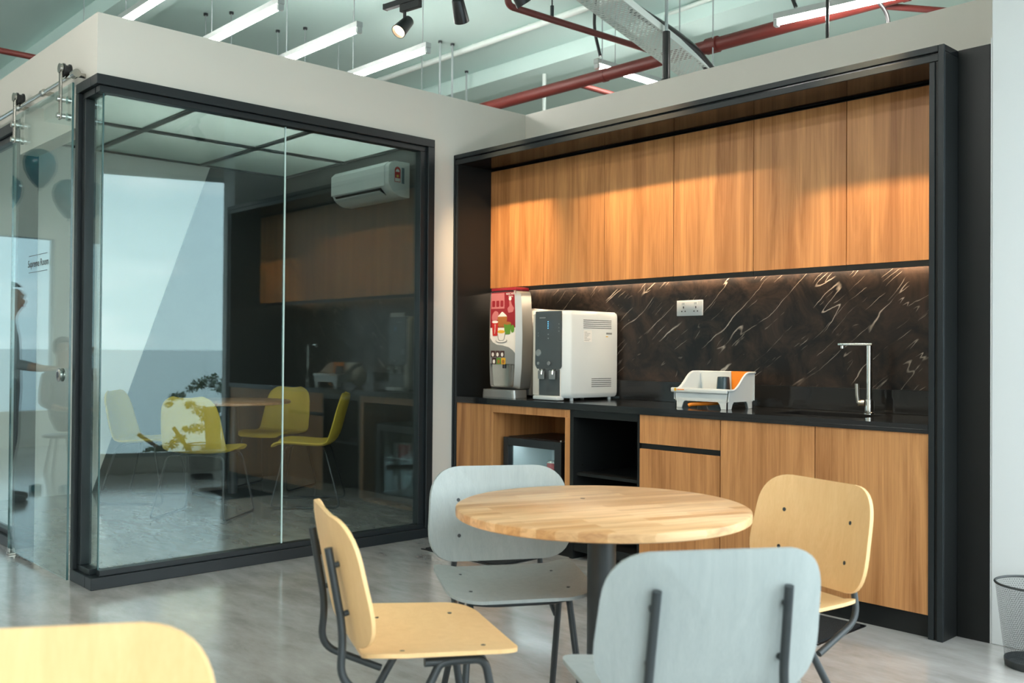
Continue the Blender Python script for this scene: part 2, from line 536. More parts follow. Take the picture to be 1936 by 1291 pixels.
def tube(bm, pts, r, seg=10, closed=False):
    pts = [Vector(p) for p in pts]
    n = len(pts)
    rings = []
    prev = None
    for i, p in enumerate(pts):
        t = (pts[min(i + 1, n - 1)] - pts[max(i - 1, 0)]).normalized() if not closed else (pts[(i + 1) % n] - pts[i - 1]).normalized()
        if prev is None:
            ref = Vector((0, 0, 1)) if abs(t.z) < 0.9 else Vector((1, 0, 0))
            a = t.cross(ref).normalized()
        else:
            a = (prev - t * prev.dot(t)).normalized()
        prev = a
        b = t.cross(a)
        rings.append([bm.verts.new(p + a * (r * math.cos(2 * math.pi * k / seg)) + b * (r * math.sin(2 * math.pi * k / seg))) for k in range(seg)])
    for i in range(n - 1):
        bridge(bm, rings[i], rings[i + 1])
    if closed:
        bridge(bm, rings[-1], rings[0])
    else:
        bm.faces.new(rings[0][::-1])
        bm.faces.new(rings[-1])
    return bm


def smooth_path(pts, radius, n=6):
    """polyline with its inner corners rounded"""
    pts = [Vector(p) for p in pts]
    out = [pts[0]]
    for i in range(1, len(pts) - 1):
        a, b, c = pts[i - 1], pts[i], pts[i + 1]
        d = min(radius, (a - b).length * 0.45, (c - b).length * 0.45)
        p, q = b + (a - b).normalized() * d, b + (c - b).normalized() * d
        for k in range(n + 1):
            t = k / n
            out.append(p.lerp(b, t).lerp(b.lerp(q, t), t))
    out.append(pts[-1])
    return out


def lathe(bm, prof, seg=32, c=(0, 0, 0), cap=True):
    rs = [ring(bm, (c[0], c[1], c[2] + z), (0, 0, 1), r, seg) for r, z in prof]
    for a, b in zip(rs, rs[1:]):
        bridge(bm, a, b)
    if cap:
        bm.faces.new(rs[0][::-1])
        bm.faces.new(rs[-1])
    return bm


def round_poly(pts, rad, n=6):
    """closed 2D polygon with rounded corners; rad is a number or one per corner"""
    m = len(pts)
    rad = rad if isinstance(rad, (list, tuple)) else [rad] * m
    out = []
    for i in range(m):
        a, b, c = Vector(pts[i - 1]), Vector(pts[i]), Vector(pts[(i + 1) % m])
        d = min(rad[i], (a - b).length * 0.49, (c - b).length * 0.49)
        p, q = b + (a - b).normalized() * d, b + (c - b).normalized() * d
        for k in range(n + 1):
            t = k / n
            out.append(p.lerp(b, t).lerp(b.lerp(q, t), t))
    return out


def prism(bm, poly, fn, d0, d1):
    """extrude a 2D polygon: fn(u, v, d) gives the point"""
    a = [bm.verts.new(fn(p[0], p[1], d0)) for p in poly]
    b = [bm.verts.new(fn(p[0], p[1], d1)) for p in poly]
    bridge(bm, a, b)
    bm.faces.new(a[::-1])
    bm.faces.new(b)
    return bm


def shell(bm, outline, fn, thick, rings=6):
    """thin curved plate with a rounded outline: fn(u, v) -> (point, normal)"""
    n = len(outline)
    c = Vector((sum(p[0] for p in outline) / n, sum(p[1] for p in outline) / n))
    layers = []
    for side in (1, -1):
        rr = []
        for k in range(1, rings + 1):
            s = k / rings
            row = []
            for p in outline:
                q = c.lerp(Vector((p[0], p[1])), s)
                pt, nm = fn(q.x, q.y)
                inset = thick * 0.5 * (0.72 if k == rings else 1.0)
                row.append(bm.verts.new(Vector(pt) + Vector(nm) * (side * inset)))
            rr.append(row)
        pt, nm = fn(c.x, c.y)
        cv = bm.verts.new(Vector(pt) + Vector(nm) * (side * thick * 0.5))
        for a, b in zip(rr, rr[1:]):
            bridge(bm, a, b)
        for i in range(n):
            bm.faces.new((cv, rr[0][i], rr[0][(i + 1) % n]))
        layers.append(rr[-1])
    bridge(bm, layers[0], layers[1])
    return bm


def part(name, bm, m, parent=None, smooth=False, kind=None, label=None, face=None):
    bmesh.ops.recalc_face_normals(bm, faces=bm.faces[:])
    if face is not None:                 # single sheet: turn its face this way
        bm.normal_update()
        for f in bm.faces:
            if f.normal.dot(Vector(face)) < 0:
                f.normal_flip()
    me = bpy.data.meshes.new(name)
    bm.to_mesh(me)
    bm.free()
    me.materials.append(MT[m] if isinstance(m, str) else m)
    o = bpy.data.objects.new(name, me)
    COL.objects.link(o)
    if parent is not None:
        o.parent = parent
    if smooth:
        for pl in me.polygons:
            pl.use_smooth = True
        es = [e.index for e in me.edges]
        try:
            me.set_sharp_from_angle(angle=math.radians(38))
        except Exception:
            pass
    if kind:
        o['kind'] = kind
    if label:
        o['label'] = label
    return o


def B(name, m, parent, *args, bev=0.0, **kw):
    return part(name, box(bmesh.new(), *args, bev=bev), m, parent, **kw)


def thing(name, label, cat, loc=(0, 0, 0), rz=0.0, group=None, kind=None):
    o = bpy.data.objects.new(name, None)
    COL.objects.link(o)
    o.empty_display_size = 0.1
    o.location = loc
    o.rotation_euler = (0, 0, rz)
    if kind:
        o['kind'] = kind
    else:
        o['category'] = cat
    o['label'] = label
    if group:
        o['group'] = group
    return o


def tag(o, label, cat, group=None):
    o['label'] = label
    o['category'] = cat
    if group:
        o['group'] = group
    return o


def copy_thing(root, loc, rz, label, group=None):
    r = root.copy()
    COL.objects.link(r)
    r.location = loc
    r.rotation_euler = (0, 0, rz)
    r['label'] = label
    if group:
        r['group'] = group
    for ch in list(root.children):
        c = ch.copy()
        COL.objects.link(c)
        c.parent = r
        for g in list(ch.children):
            d = g.copy()
            COL.objects.link(d)
            d.parent = c
    return r


def lettering(name, text, size, mtx, m, parent, extrude=0.0004, align='CENTER', kind=None):
    cu = bpy.data.curves.new(name, 'FONT')
    cu.body = text
    cu.size = size
    cu.align_x = align
    cu.align_y = 'CENTER'
    cu.extrude = extrude
    to = bpy.data.objects.new(name, cu)
    COL.objects.link(to)
    bpy.context.view_layer.update()
    dg = bpy.context.evaluated_depsgraph_get()
    me = bpy.data.meshes.new_from_object(to.evaluated_get(dg))
    bpy.data.objects.remove(to)
    me.transform(mtx)
    me.materials.clear()
    me.materials.append(MT[m])
    me.name = name
    o = bpy.data.objects.new(name, me)
    COL.objects.link(o)
    o.parent = parent
    return o


def face_mtx(loc, xdir, ydir):
    x, y = Vector(xdir).normalized(), Vector(ydir).normalized()
    z = x.cross(y)
    return Matrix(((x.x, y.x, z.x, loc[0]), (x.y, y.y, z.y, loc[1]), (x.z, y.z, z.z, loc[2]), (0, 0, 0, 1)))


def struct(name, bm, m, parent=None, smooth=False, label=None):
    return part(name, bm, m, parent, smooth, kind=None if parent else 'structure', label=label)


# ------------------------------------------------------------------ the building shell
def xw(y):
    return P0.x + DV.x / DV.y * (y - P0.y)


X_FAR, Y_REAR, Y_FAR = -13.0, -3.2, 8.5
poly = [(X_FAR, Y_REAR), (xw(Y_REAR), Y_REAR), (xw(Y_FAR), Y_FAR), (X_FAR, Y_FAR)]
struct('floor', prism(bmesh.new(), poly, lambda u, v, d: (u, v, d), -0.12, 0.0), 'floor', label='polished grey concrete floor with cloudy stains')
ceil = struct('ceiling', prism(bmesh.new(), poly, lambda u, v, d: (u, v, d), CEIL, CEIL + 0.12), 'ceiling', label='pale green painted concrete slab ceiling')
for y0 in (-0.8, 3.0, 6.8):
    B('beam', 'ceiling', ceil, X_FAR, xw(y0 + 0.4) - 0.02, y0, y0 + 0.35, CEIL - 0.16, CEIL - 0.001)


def wbox(bm, t0, t1, d0, d1, z0, z1):
    """box in the window wall's own frame: along the wall, outwards, up"""
    q = []
    for t in (t0, t1):
        for d in (d0, d1):
            for z in (z0, z1):
                c = P0 + DV * t - NW * d
                q.append(bm.verts.new((c.x, c.y, z)))
    for f in [(0, 1, 3, 2), (4, 6, 7, 5), (0, 4, 5, 1), (2, 3, 7, 6), (0, 2, 6, 4), (1, 5, 7, 3)]:
        bm.faces.new([q[i] for i in f])


T0, T1 = (Y_REAR - P0.y) / DV.y, (Y_FAR - P0.y) / DV.y
bm = bmesh.new()
wbox(bm, T0, T1, 0.0, 0.22, 0.0, WIN_Z0)
wbox(bm, T0, T1, 0.0, 0.22, WIN_Z1, CEIL)
edges = [T0] + [t for w in WINDOWS for t in w] + [T1]
for a, b in zip(edges[0::2], edges[1::2]):
    wbox(bm, a, b, 0.0, 0.22, WIN_Z0, WIN_Z1)
struct('wall_right', bm, 'wall', label='grey window wall towards the sea')
for i, (a, b) in enumerate(WINDOWS):
    w = thing('window_%d' % (i + 3), 'tall window with pale frame looking out to sea', None, kind='structure')
    for q in ((a, a + 0.04, WIN_Z0, WIN_Z1), (b - 0.04, b, WIN_Z0, WIN_Z1), (a, b, WIN_Z0, WIN_Z0 + 0.04), (a, b, WIN_Z1 - 0.04, WIN_Z1)):
        fb = bmesh.new()
        wbox(fb, q[0], q[1], 0.03, 0.10, q[2], q[3])
        part('window_frame', fb, 'lamp_body', w)
    fb = bmesh.new()
    qs = [P0 + DV * (a + 0.04) - NW * 0.06, P0 + DV * (b - 0.04) - NW * 0.06]
    fb.faces.new([fb.verts.new((q.x, q.y, z)) for q, z in ((qs[0], WIN_Z0 + 0.04), (qs[1], WIN_Z0 + 0.04), (qs[1], WIN_Z1 - 0.04), (qs[0], WIN_Z1 - 0.04))])
    part('pane', fb, 'glass', w, face=(NW.x, NW.y, 0))
struct('wall_far', box(bmesh.new(), X_FAR, xw(Y_FAR), Y_FAR, Y_FAR + 0.2, 0, CEIL), 'wall')
RW = [(-12.7, -10.6), (-10.3, -8.2)]      # openings in the rear wall
SW = [(-2.9, -0.9), (-0.6, 1.4)]                       # openings in the left wall
WB, WT = 0.45, 2.65
bm = bmesh.new()
box(bm, X_FAR, xw(Y_REAR), Y_REAR - 0.2, Y_REAR, 0, WB)
box(bm, X_FAR, xw(Y_REAR), Y_REAR - 0.2, Y_REAR, WT, CEIL)
le = [X_FAR] + [t for w in RW for t in w] + [xw(Y_REAR)]
for a, b in zip(le[0::2], le[1::2]):
    box(bm, a, b, Y_REAR - 0.2, Y_REAR, WB, WT)
wr_ = struct('wall_rear', bm, 'wall', label='rear wall of the office with window openings')
bm = bmesh.new()
box(bm, X_FAR - 0.2, X_FAR, Y_REAR, Y_FAR, 0, WB)
box(bm, X_FAR - 0.2, X_FAR, Y_REAR, Y_FAR, WT, CEIL)
le = [Y_REAR] + [t for w in SW for t in w] + [Y_FAR]
for a, b in zip(le[0::2], le[1::2]):
    box(bm, X_FAR - 0.2, X_FAR, a, b, WB, WT)
wl_ = struct('wall_left', bm, 'wall', label='left wall of the office with window openings')
for (a, b, lx) in [(a, b, 0) for a, b in RW] + [(a, b, 1) for a, b in SW]:
    ld = bpy.data.lights.new('window_portal', 'AREA')
    ld.shape = 'RECTANGLE'
    ld.size, ld.size_y = b - a, WT - WB
    ld.cycles.is_portal = True
    lo = bpy.data.objects.new('window_portal', ld)
    COL.objects.link(lo)
    lo.location = (X_FAR - 0.1, (a + b) / 2, (WT + WB) / 2) if lx else ((a + b) / 2, Y_REAR - 0.1, (WT + WB) / 2)
    lo.rotation_euler = (math.pi / 2, 0, -math.pi / 2 if lx else 0)
    if b < -1.0 or lx:                 # dark tint added to the far windows to dim their light
        pb = bmesh.new()
        qq = [(X_FAR - 0.05, a), (X_FAR - 0.05, b)] if lx else [(a, Y_REAR - 0.05), (b, Y_REAR - 0.05)]
        pb.faces.new([pb.verts.new((q[0], q[1], z)) for q, z in ((qq[0], WB), (qq[1], WB), (qq[1], WT), (qq[0], WT))])
        part('pane', pb, 'tinted', wl_ if lx else wr_, face=(1, 0, 0) if lx else (0, 1, 0))

# the sea far below and a tree outside the window
bm = bmesh.new()
cyl(bm, (0, 0, -14.2), (0, 0, -14.0), 30000, seg=96)
sea = part('sea', bm, 'sea', kind='stuff')
sea['label'] = 'calm grey-blue sea reaching the horizon outside the window'
sea['category'] = 'sea'

bm = bmesh.new()
cyl(bm, (3.0, 6.3, -13.995), (3.0, 6.3, -13.9), 9.0, seg=40)
struct('ground', bm, 'bark', label='strip of earth below the building')

# kitchen wall, pier, partition walls
WY, GX = 4.87, -5.10          # face of the kitchen wall, face of the wall above the glass
ZW = 2.994
struct('wall_back', box(bmesh.new(), -8.65, -1.045, WY, WY + 0.12, 0, ZW), 'wall', label='warm white wall above the kitchen niche')
struct('wall_column', box(bmesh.new(), -1.611, -1.38, 4.333, WY - 0.002, 0, CEIL - 0.002, 0.004, 2), 'column', label='bright white pier at the right edge')
B('trim_1', 'column', None, -1.6165, -1.6112, 4.336, 4.36, 0, 2.62, kind='structure', label='thin white filler strip beside the pier')
bm = bmesh.new()
box(bm, GX - 0.10, GX, 1.79, 3.99, 2.664, ZW)
box(bm, GX - 0.10, GX, 3.99, WY - 0.001, 0, ZW)
struct('wall_front', bm, 'wall', label='warm white wall band over the meeting room glass')
bm = bmesh.new()
box(bm, -8.65, GX - 0.1005, 1.79, 1.89, 2.664, ZW)
box(bm, -6.40, -5.372, 1.79, 1.89, 2.44, 2.663)
box(bm, -8.65, -8.551, 1.79, 1.89, 0, 2.663)
struct('wall_side', bm, 'wall', label='warm white wall band over the sliding door')
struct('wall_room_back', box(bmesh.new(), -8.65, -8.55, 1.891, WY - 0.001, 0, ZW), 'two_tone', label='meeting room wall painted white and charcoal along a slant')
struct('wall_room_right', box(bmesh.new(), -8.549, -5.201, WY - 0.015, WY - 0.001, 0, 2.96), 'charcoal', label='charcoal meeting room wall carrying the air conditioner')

# meeting room ceiling: glossy panels between dark strips
gx = [-5.21, -6.43, -7.49, -8.55]
gy = [1.89, 2.02, 2.99, 3.96, 4.855]
rc = thing('ceiling_room', 'glossy pale ceiling panels divided by dark strips', None, kind='structure')
for i in range(3):
    for j in range(4):
        pb = bmesh.new()
        pb.faces.new([pb.verts.new(q) for q in ((gx[i + 1], gy[j], 2.978), (gx[i], gy[j], 2.978), (gx[i], gy[j + 1], 2.978), (gx[i + 1], gy[j + 1], 2.978))])
        part('panel', pb, 'gloss_ceiling', rc, face=(0, 0, -1))
for x in gx:
    B('strip', 'black_frame', rc, x - 0.024, x + 0.024, gy[0], gy[-1], 2.962, 2.986)
for y in gy:
    for i in range(3):
        B('strip', 'black_frame', rc, gx[i + 1] + 0.024, gx[i] - 0.024, y - 0.024, y + 0.024, 2.962, 2.986)

# ------------------------------------------------------------------ glazing of the meeting room
FX = -5.056                    # outer face of the black frame
FY = 1.775
w1 = thing('window_1', 'black framed full-height glass front of the meeting room', None, kind='structure')
B('frame_head', 'black_frame', w1, FX - 0.09, FX, FY, 3.99, 2.612, 2.664, bev=0.003)
B('frame_head', 'black_frame', w1, FX - 0.08, FX - 0.022, FY + 0.022, 3.965, 2.578, 2.611, bev=0.002)
B('frame_sill', 'black_frame', w1, FX - 0.09, FX, FY, 3.99, 0.0, 0.062, bev=0.003)
B('frame_sill', 'black_frame', w1, FX - 0.08, FX - 0.022, FY + 0.05, 3.965, 0.0625, 0.092, bev=0.002)
B('frame_post', 'black_frame', w1, FX - 0.09, FX, 3.935, 3.99, 0.0625, 2.6115, bev=0.003)
B('frame_post', 'black_frame', w1, FX - 0.08, FX - 0.022, 3.887, 3.934, 0.0925, 2.5775, bev=0.002)
B('glass_pane', 'glass', w1, -5.117, -5.107, 1.832, 2.8895, 0.075, 2.60)
B('glass_pane', 'glass', w1, -5.117, -5.107, 2.8985, 3.90, 0.075, 2.60)
B('glass_seal', 'seal', w1, -5.115, -5.108, 2.8898, 2.8982, 0.0925, 2.5775)
B('glass_edge', 'edge_glass', w1, -5.118, -5.106, 1.826, 1.8315, 0.0925, 2.5775)

w2 = thing('window_2', 'narrow glass return with black frame beside the sliding door', None, kind='structure')
B('frame_head', 'black_frame', w2, -5.372, FX - 0.0905, FY, FY + 0.09, 2.612, 2.664, bev=0.003)
B('frame_head', 'black_frame', w2, -5.335, FX - 0.0905, FY + 0.022, FY + 0.08, 2.578, 2.611, bev=0.002)
B('frame_sill', 'black_frame', w2, -5.372, FX - 0.0905, FY, FY + 0.09, 0.0, 0.062, bev=0.003)
B('frame_sill', 'black_frame', w2, -5.335, FX - 0.0905, FY + 0.022, FY + 0.08, 0.0625, 0.092, bev=0.002)
B('frame_post', 'black_frame', w2, -5.372, -5.330, FY, FY + 0.09, 0.0625, 2.6115, bev=0.003)
B('frame_post', 'black_frame', w2, -5.329, -5.280, FY + 0.022, FY + 0.08, 0.0925, 2.5775, bev=0.003)
B('glass_pane', 'glass', w2, -5.290, -5.119, 1.819, 1.829, 0.075, 2.60)
# fixed glazing left of the doorway
w9 = thing('window_7', 'fixed glass panel with black frame left of the doorway', None, kind='structure')
B('frame_post', 'black_frame', w9, -6.45, -6.40, 1.785, 1.90, 0.0, 2.663, bev=0.003)
B('frame_head', 'black_frame', w9, -8.549, -6.451, 1.775, 1.88, 2.60, 2.663, bev=0.003)
B('frame_head', 'black_frame', w9, -8.549, -6.451, 1.80, 1.86, 2.56, 2.599, bev=0.003)
B('frame_sill', 'black_frame', w9, -8.549, -6.451, 1.775, 1.88, 0.0, 0.062, bev=0.003)
B('frame_sill', 'black_frame', w9, -8.549, -6.451, 1.80, 1.86, 0.0625, 0.092, bev=0.003)
B('glass_pane', 'glass', w9, -8.548, -6.452, 1.822, 1.832, 0.075, 2.58)

# sliding glass door with its roller hangers
d1 = thing('door_1', 'frameless sliding glass door hung from a steel rail', None, kind='structure')
DY = 1.735
B('glass_pane', 'glass', d1, -6.33, -5.29, DY - 0.005, DY + 0.005, 0.022, 2.652)
B('glass_edge', 'edge_glass', d1, -5.2898, -5.2868, DY - 0.005, DY + 0.005, 0.022, 2.652)
B('glass_edge', 'edge_glass', d1, -6.333, -6.3302, DY - 0.005, DY + 0.005, 0.022, 2.652)
for hx in (-5.40, -6.22):
    st = part('hanger', box(bmesh.new(), hx - 0.018, hx + 0.018, DY - 0.034, DY - 0.024, 2.47, 2.755, 0.003), 'brushed', d1)
    bm = bmesh.new()
    cyl(bm, (hx, DY - 0.038, 2.745), (hx, DY - 0.022, 2.745), 0.026, seg=20)
    part('hanger_head', bm, 'brushed', st, True)
    bm = bmesh.new()
    cyl(bm, (hx, DY - 0.020, 2.737), (hx, DY - 0.012, 2.737), 0.038, seg=24)
    cyl(bm, (hx, DY - 0.012, 2.737), (hx, DY + 0.012, 2.737), 0.030, seg=24)
    cyl(bm, (hx, DY + 0.012, 2.737), (hx, DY + 0.020, 2.737), 0.038, seg=24)
    part('wheel', bm, 'black_plastic', st, True)
    for hz in (2.49, 2.58):
        bm = bmesh.new()
        cyl(bm, (hx, DY - 0.048, hz), (hx, DY - 0.0055, hz), 0.015, seg=16)
        cyl(bm, (hx, DY + 0.0055, hz), (hx, DY + 0.022, hz), 0.022, seg=18)
        part('bolt', bm, 'chrome', st, True)
bm = bmesh.new()
for s in (-1, 1):
    cyl(bm, (-5.43, DY + s * 0.0052, 1.10), (-5.43, DY + s * 0.012, 1.10), 0.036, seg=28)
    cyl(bm, (-5.43, DY + s * 0.012, 1.10), (-5.43, DY + s * 0.016, 1.10), 0.030, 0.024, seg=28)
part('pull_handle', bm, 'brushed', d1, True)
bm = bmesh.new()
cyl(bm, (-5.43, DY - 0.0165, 1.10), (-5.43, DY - 0.0175, 1.10), 0.017, seg=20)
part('handle_recess', bm, 'black_plastic', d1, True)
lettering('lettering', 'Supreme Room', 0.058, face_mtx((-5.82, DY - 0.0056, 1.728), (1, 0, 0), (0, 0, 1)), 'charcoal', d1)
B('lettering_rule', 'charcoal', d1, -5.985, -5.655, DY - 0.0060, DY - 0.0052, 1.774, 1.777)
B('lettering_rule', 'charcoal', d1, -5.985, -5.655, DY - 0.0060, DY - 0.0052, 1.678, 1.681)

rail = thing('door_rail', 'polished round steel rail carrying the sliding door rollers', 'rail', (-6.2, DY, 2.692))
bm = bmesh.new()
cyl(bm, (-2.0, 0, 0), (0.915, 0, 0), 0.0125, seg=18)
part('bar', bm, 'chrome', rail, True)
bm = bmesh.new()
cyl(bm, (0.915, 0, 0), (0.965, 0, 0), 0.022, seg=18)
part('end_stop', bm, 'brushed', rail, True)
for sx in (0.42, -0.04, -0.9, 0.93):
    bm = bmesh.new()
    cyl(bm, (sx, 0, 0), (sx, 1.7895 - DY, 0), 0.013, seg=14)
    cyl(bm, (sx - 0.02, 0, 0), (sx + 0.02, 0, 0), 0.019, seg=16)
    part('standoff', bm, 'brushed', rail, True)
gd = thing('floor_guide', 'small metal floor guide under the sliding glass door', 'guide', (-6.28, DY, 0))
B('base', 'brushed', gd, -0.03, 0.03, -0.02, 0.02, 0.0, 0.012, bev=0.003)
B('cheek', 'brushed', gd, -0.02, 0.02, -0.016, -0.009, 0.0121, 0.04, bev=0.002)
B('cheek', 'brushed', gd, -0.02, 0.02, 0.009, 0.016, 0.0121, 0.04, bev=0.002)

# ------------------------------------------------------------------ kitchen niche
KY = 4.187                     # front of the black surround
KX0, KX1 = -5.098, -1.755      # its outer left and right sides
IX0, IX1 = -5.062, -1.822      # clear width inside
ZK = 2.595
BACK = WY - 0.001
sur = thing('niche_surround', 'black boxed surround framing the wooden kitchen niche', 'surround', (0, 0, 0))
B('side_panel', 'black_panel', sur, KX0, IX0, KY + 0.012, BACK, 0, ZK - 0.03, bev=0.002)
B('side_panel', 'black_panel', sur, IX1, KX1, KY + 0.012, BACK, 0, ZK - 0.03, bev=0.002)
B('top_panel', 'black_gloss', sur, KX0, KX1, KY + 0.012, BACK, ZK - 0.029, ZK, bev=0.002)
# front edging in two strips with a shadow groove between them
for (a, b) in ((KX1 - 0.026, KX1), (IX1 + 0.0005, IX1 + 0.026)):
    B('edge_strip', 'black_frame', sur, a, b, KY - (0.0 if b == KX1 else -0.004), KY + 0.0115, 0, ZK if b == KX1 else ZK - 0.07, bev=0.002)
for (a, b) in ((KX0, KX0 + 0.014), (IX0 - 0.016, IX0 - 0.0005)):
    B('edge_strip', 'black_frame', sur, a, b, KY + (0.0 if a == KX0 else 0.004), KY + 0.0115, 0, ZK if a == KX0 else ZK - 0.07, bev=0.002)
B('edge_strip', 'black_frame', sur, KX0 + 0.0145, KX1 - 0.0265, KY, KY + 0.0115, ZK - 0.028, ZK, bev=0.002)
B('edge_strip', 'black_frame', sur, KX0 + 0.0145, KX1 - 0.0265, KY + 0.004, KY + 0.0115, ZK - 0.068, ZK - 0.038, bev=0.002)
B('soffit', 'black_gloss', sur, IX0, IX1, KY + 0.012, 4.842, ZK - 0.066, ZK - 0.0295)
fil = tag(B('filler_panel', 'black_panel', None, KX1 + 0.001, -1.6175, 4.333, 4.35, 0, ZK, bev=0.001), 'narrow black filler panel between surround and white pier', 'panel')

# stone splashback, upstand
bs = tag(B('splashback', 'marble', None, IX0 + 0.001, IX1 - 0.001, 4.850, BACK, 1.0605, 1.735), 'dark brown marble splashback with pale slanted veins', 'splashback')
CT = 0.935                      # counter height
ct = thing('countertop', 'glossy black stone countertop with upstand', 'countertop', (0, 0, 0))
bm = bmesh.new()
SX0, SX1, SY0, SY1 = -2.72, -2.22, 4.37, 4.66   # sink cut-out
cx0, cx1, cy0, cy1 = IX0 + 0.001, IX1 - 0.001, KY + 0.006, 4.848
box(bm, cx0, SX0, cy0, cy1, CT - 0.02, CT)
box(bm, SX1, cx1, cy0, cy1, CT - 0.02, CT)
box(bm, SX0, SX1, cy0, SY0, CT - 0.02, CT)
box(bm, SX0, SX1, SY1, cy1, CT - 0.02, CT)
bmesh.ops.remove_doubles(bm, verts=bm.verts[:], dist=1e-5)
part('slab', bm, 'counter', ct)
B('front_edge', 'counter', ct, cx0, cx1, cy0, cy0 + 0.02, CT - 0.040, CT - 0.0205, bev=0.001)
B('upstand', 'counter', ct, cx0, cx1, 4.832, 4.8475, CT + 0.0005, 1.06, bev=0.001)
sk = thing('sink', 'undermounted steel sink bowl in the black countertop', 'sink', (0, 0, CT - 0.02))
bm = bmesh.new()
box(bm, SX0 - 0.006, SX0, SY0 - 0.006, SY1 + 0.006, -0.18, -0.0005)
box(bm, SX1, SX1 + 0.006, SY0 - 0.006, SY1 + 0.006, -0.18, -0.0005)
box(bm, SX0, SX1, SY0 - 0.006, SY0, -0.18, -0.0005)
box(bm, SX0, SX1, SY1, SY1 + 0.006, -0.18, -0.0005)
box(bm, SX0 - 0.006, SX1 + 0.006, SY0 - 0.006, SY1 + 0.006, -0.186, -0.1801)
part('bowl', bm, 'brushed', sk)
bm = bmesh.new()
cyl(bm, (-2.47, 4.52, -0.180), (-2.47, 4.52, -0.176), 0.04, seg=20)
part('drain', bm, 'chrome', sk, True)

# upper cabinets: six equal doors
MODX = [-5.062, -4.530, -3.990, -3.450, -2.910, -2.370, -1.822]
where = ['above the coffee machine, leftmost of the row', 'above the water dispenser, second from the left', 'above the socket, third from the left',
         'above the dish rack, fourth from the left', 'between dish rack and tap, fifth from the left', 'above the sink, rightmost of the row']
for i in range(6):
    a, b = MODX[i], MODX[i + 1]
    t = thing('upper_cabinet', 'oak wall cabinet ' + where[i], 'cabinet', (a, 4.5, 1.69), group='oak wall cabinets over the counter')
    w = b - a
    B('door', 'laminate', t, 0.0020, w - 0.0020, 0, 0.018, 0, 0.825, bev=0.0012)
    B('carcass', 'black_panel', t, 0.0005, w - 0.0005, 0.0185, 0.349, 0.030, 0.835)
    B('light_rail', 'black_panel', t, 0.0005, w - 0.0005, 0.002, 0.018, -0.028, -0.0005)
led = thing('led_strip', 'warm white light strip under the wall cabinets', 'light strip', (0, 4.825, 1.716))
B('profile', 'brushed', led, IX0 + 0.01, IX1 - 0.01, -0.006, 0.016, -0.004, 0.0028)
B('diffuser', 'led', led, IX0 + 0.02, IX1 - 0.02, -0.003, 0.014, -0.007, -0.0042)

# base units
CY = 4.202
zt = CT - 0.0405
t = thing('fridge_cabinet', 'oak base cabinet with open niche holding the mini fridge', 'cabinet', (0, 0, 0))
B('door', 'laminate', t, -5.061, -4.708, CY, CY + 0.018, 0.101, zt, bev=0.001)
B('niche_frame', 'laminate', t, -4.7065, -3.991, CY, CY + 0.03, 0.845, zt, bev=0.001)
B('niche_frame', 'laminate', t, -4.033, -3.991, CY, CY + 0.60, 0.101, 0.8445, bev=0.001)
B('niche_side', 'laminate', t, -4.7065, -4.689, CY, CY + 0.60, 0.101, 0.8445, bev=0.001)
B('niche_back', 'laminate', t, -4.6885, -4.0335, CY + 0.585, CY + 0.60, 0.101, 0.8445)
B('niche_top', 'laminate', t, -4.6885, -4.0335, CY + 0.0305, CY + 0.584, 0.8445, zt)
B('niche_floor', 'laminate', t, -4.6885, -4.0335, CY, CY + 0.584, 0.085, 0.101)
B('plinth', 'black_panel', t, -5.061, -3.991, CY + 0.02, CY + 0.04, 0, 0.1005)
t = thing('open_shelf_unit', 'black open shelf unit between fridge cabinet and drawers', 'shelf unit', (0, 0, 0))
B('side', 'black_panel', t, -3.990, -3.962, CY, CY + 0.6, 0.0, zt)
B('side', 'black_panel', t, -3.466, -3.4515, CY, CY + 0.6, 0.0, zt)
B('back', 'black_panel', t, -3.9615, -3.4665, CY + 0.58, CY + 0.6, 0.0, zt)
B('top_rail', 'black_panel', t, -3.9615, -3.4665, CY, CY + 0.02, 0.852, zt)
B('shelf', 'black_panel', t, -3.9615, -3.4665, CY + 0.03, CY + 0.579, 0.50, 0.518)
B('bottom', 'black_panel', t, -3.9615, -3.4665, CY + 0.005, CY + 0.579, 0.05, 0.10)
for sy in (0.08, 0.45):
    bm = bmesh.new()
    cyl(bm, (-3.9615, CY + sy, 0.56), (-3.959, CY + sy, 0.56), 0.006, seg=10)
    part('shelf_pin_cap', bm, 'brushed', t, True)
t = thing('drawer_unit', 'oak base unit with one drawer above a door', 'cabinet', (0, 0, 0))
B('drawer', 'laminate', t, -3.450, -2.9135, CY, CY + 0.018, 0.735, zt, bev=0.001)
B('finger_groove', 'black_panel', t, -3.450, -2.912, CY + 0.012, CY + 0.03, 0.705, 0.7345)
B('door', 'laminate', t, -3.450, -2.9135, CY, CY + 0.018, 0.101, 0.7045, bev=0.001)
B('carcass', 'black_panel', t, -3.450, -2.9115, CY + 0.031, CY + 0.6, 0.101, zt - 0.001)
B('plinth', 'black_panel', t, -3.450, -2.9115, CY + 0.02, CY + 0.04, 0, 0.1005)
for k, (a, b, lb) in enumerate(((-2.910, -2.371, 'oak base cabinet door between drawer unit and sink cabinet'), (-2.370, -1.823, 'oak base cabinet under the tap, rightmost of the row'))):
    t = thing('base_cabinet', lb, 'cabinet', (0, 0, 0), group='oak base cabinets at the sink end')
    B('door', 'laminate', t, a + 0.0018, b - 0.0018, CY, CY + 0.018, 0.101, zt, bev=0.001)
    B('carcass', 'black_panel', t, a, b, CY + 0.0185, CY + 0.6, 0.101, CT - 0.22)
    B('plinth', 'black_panel', t, a, b, CY + 0.02, CY + 0.04, 0, 0.1005)

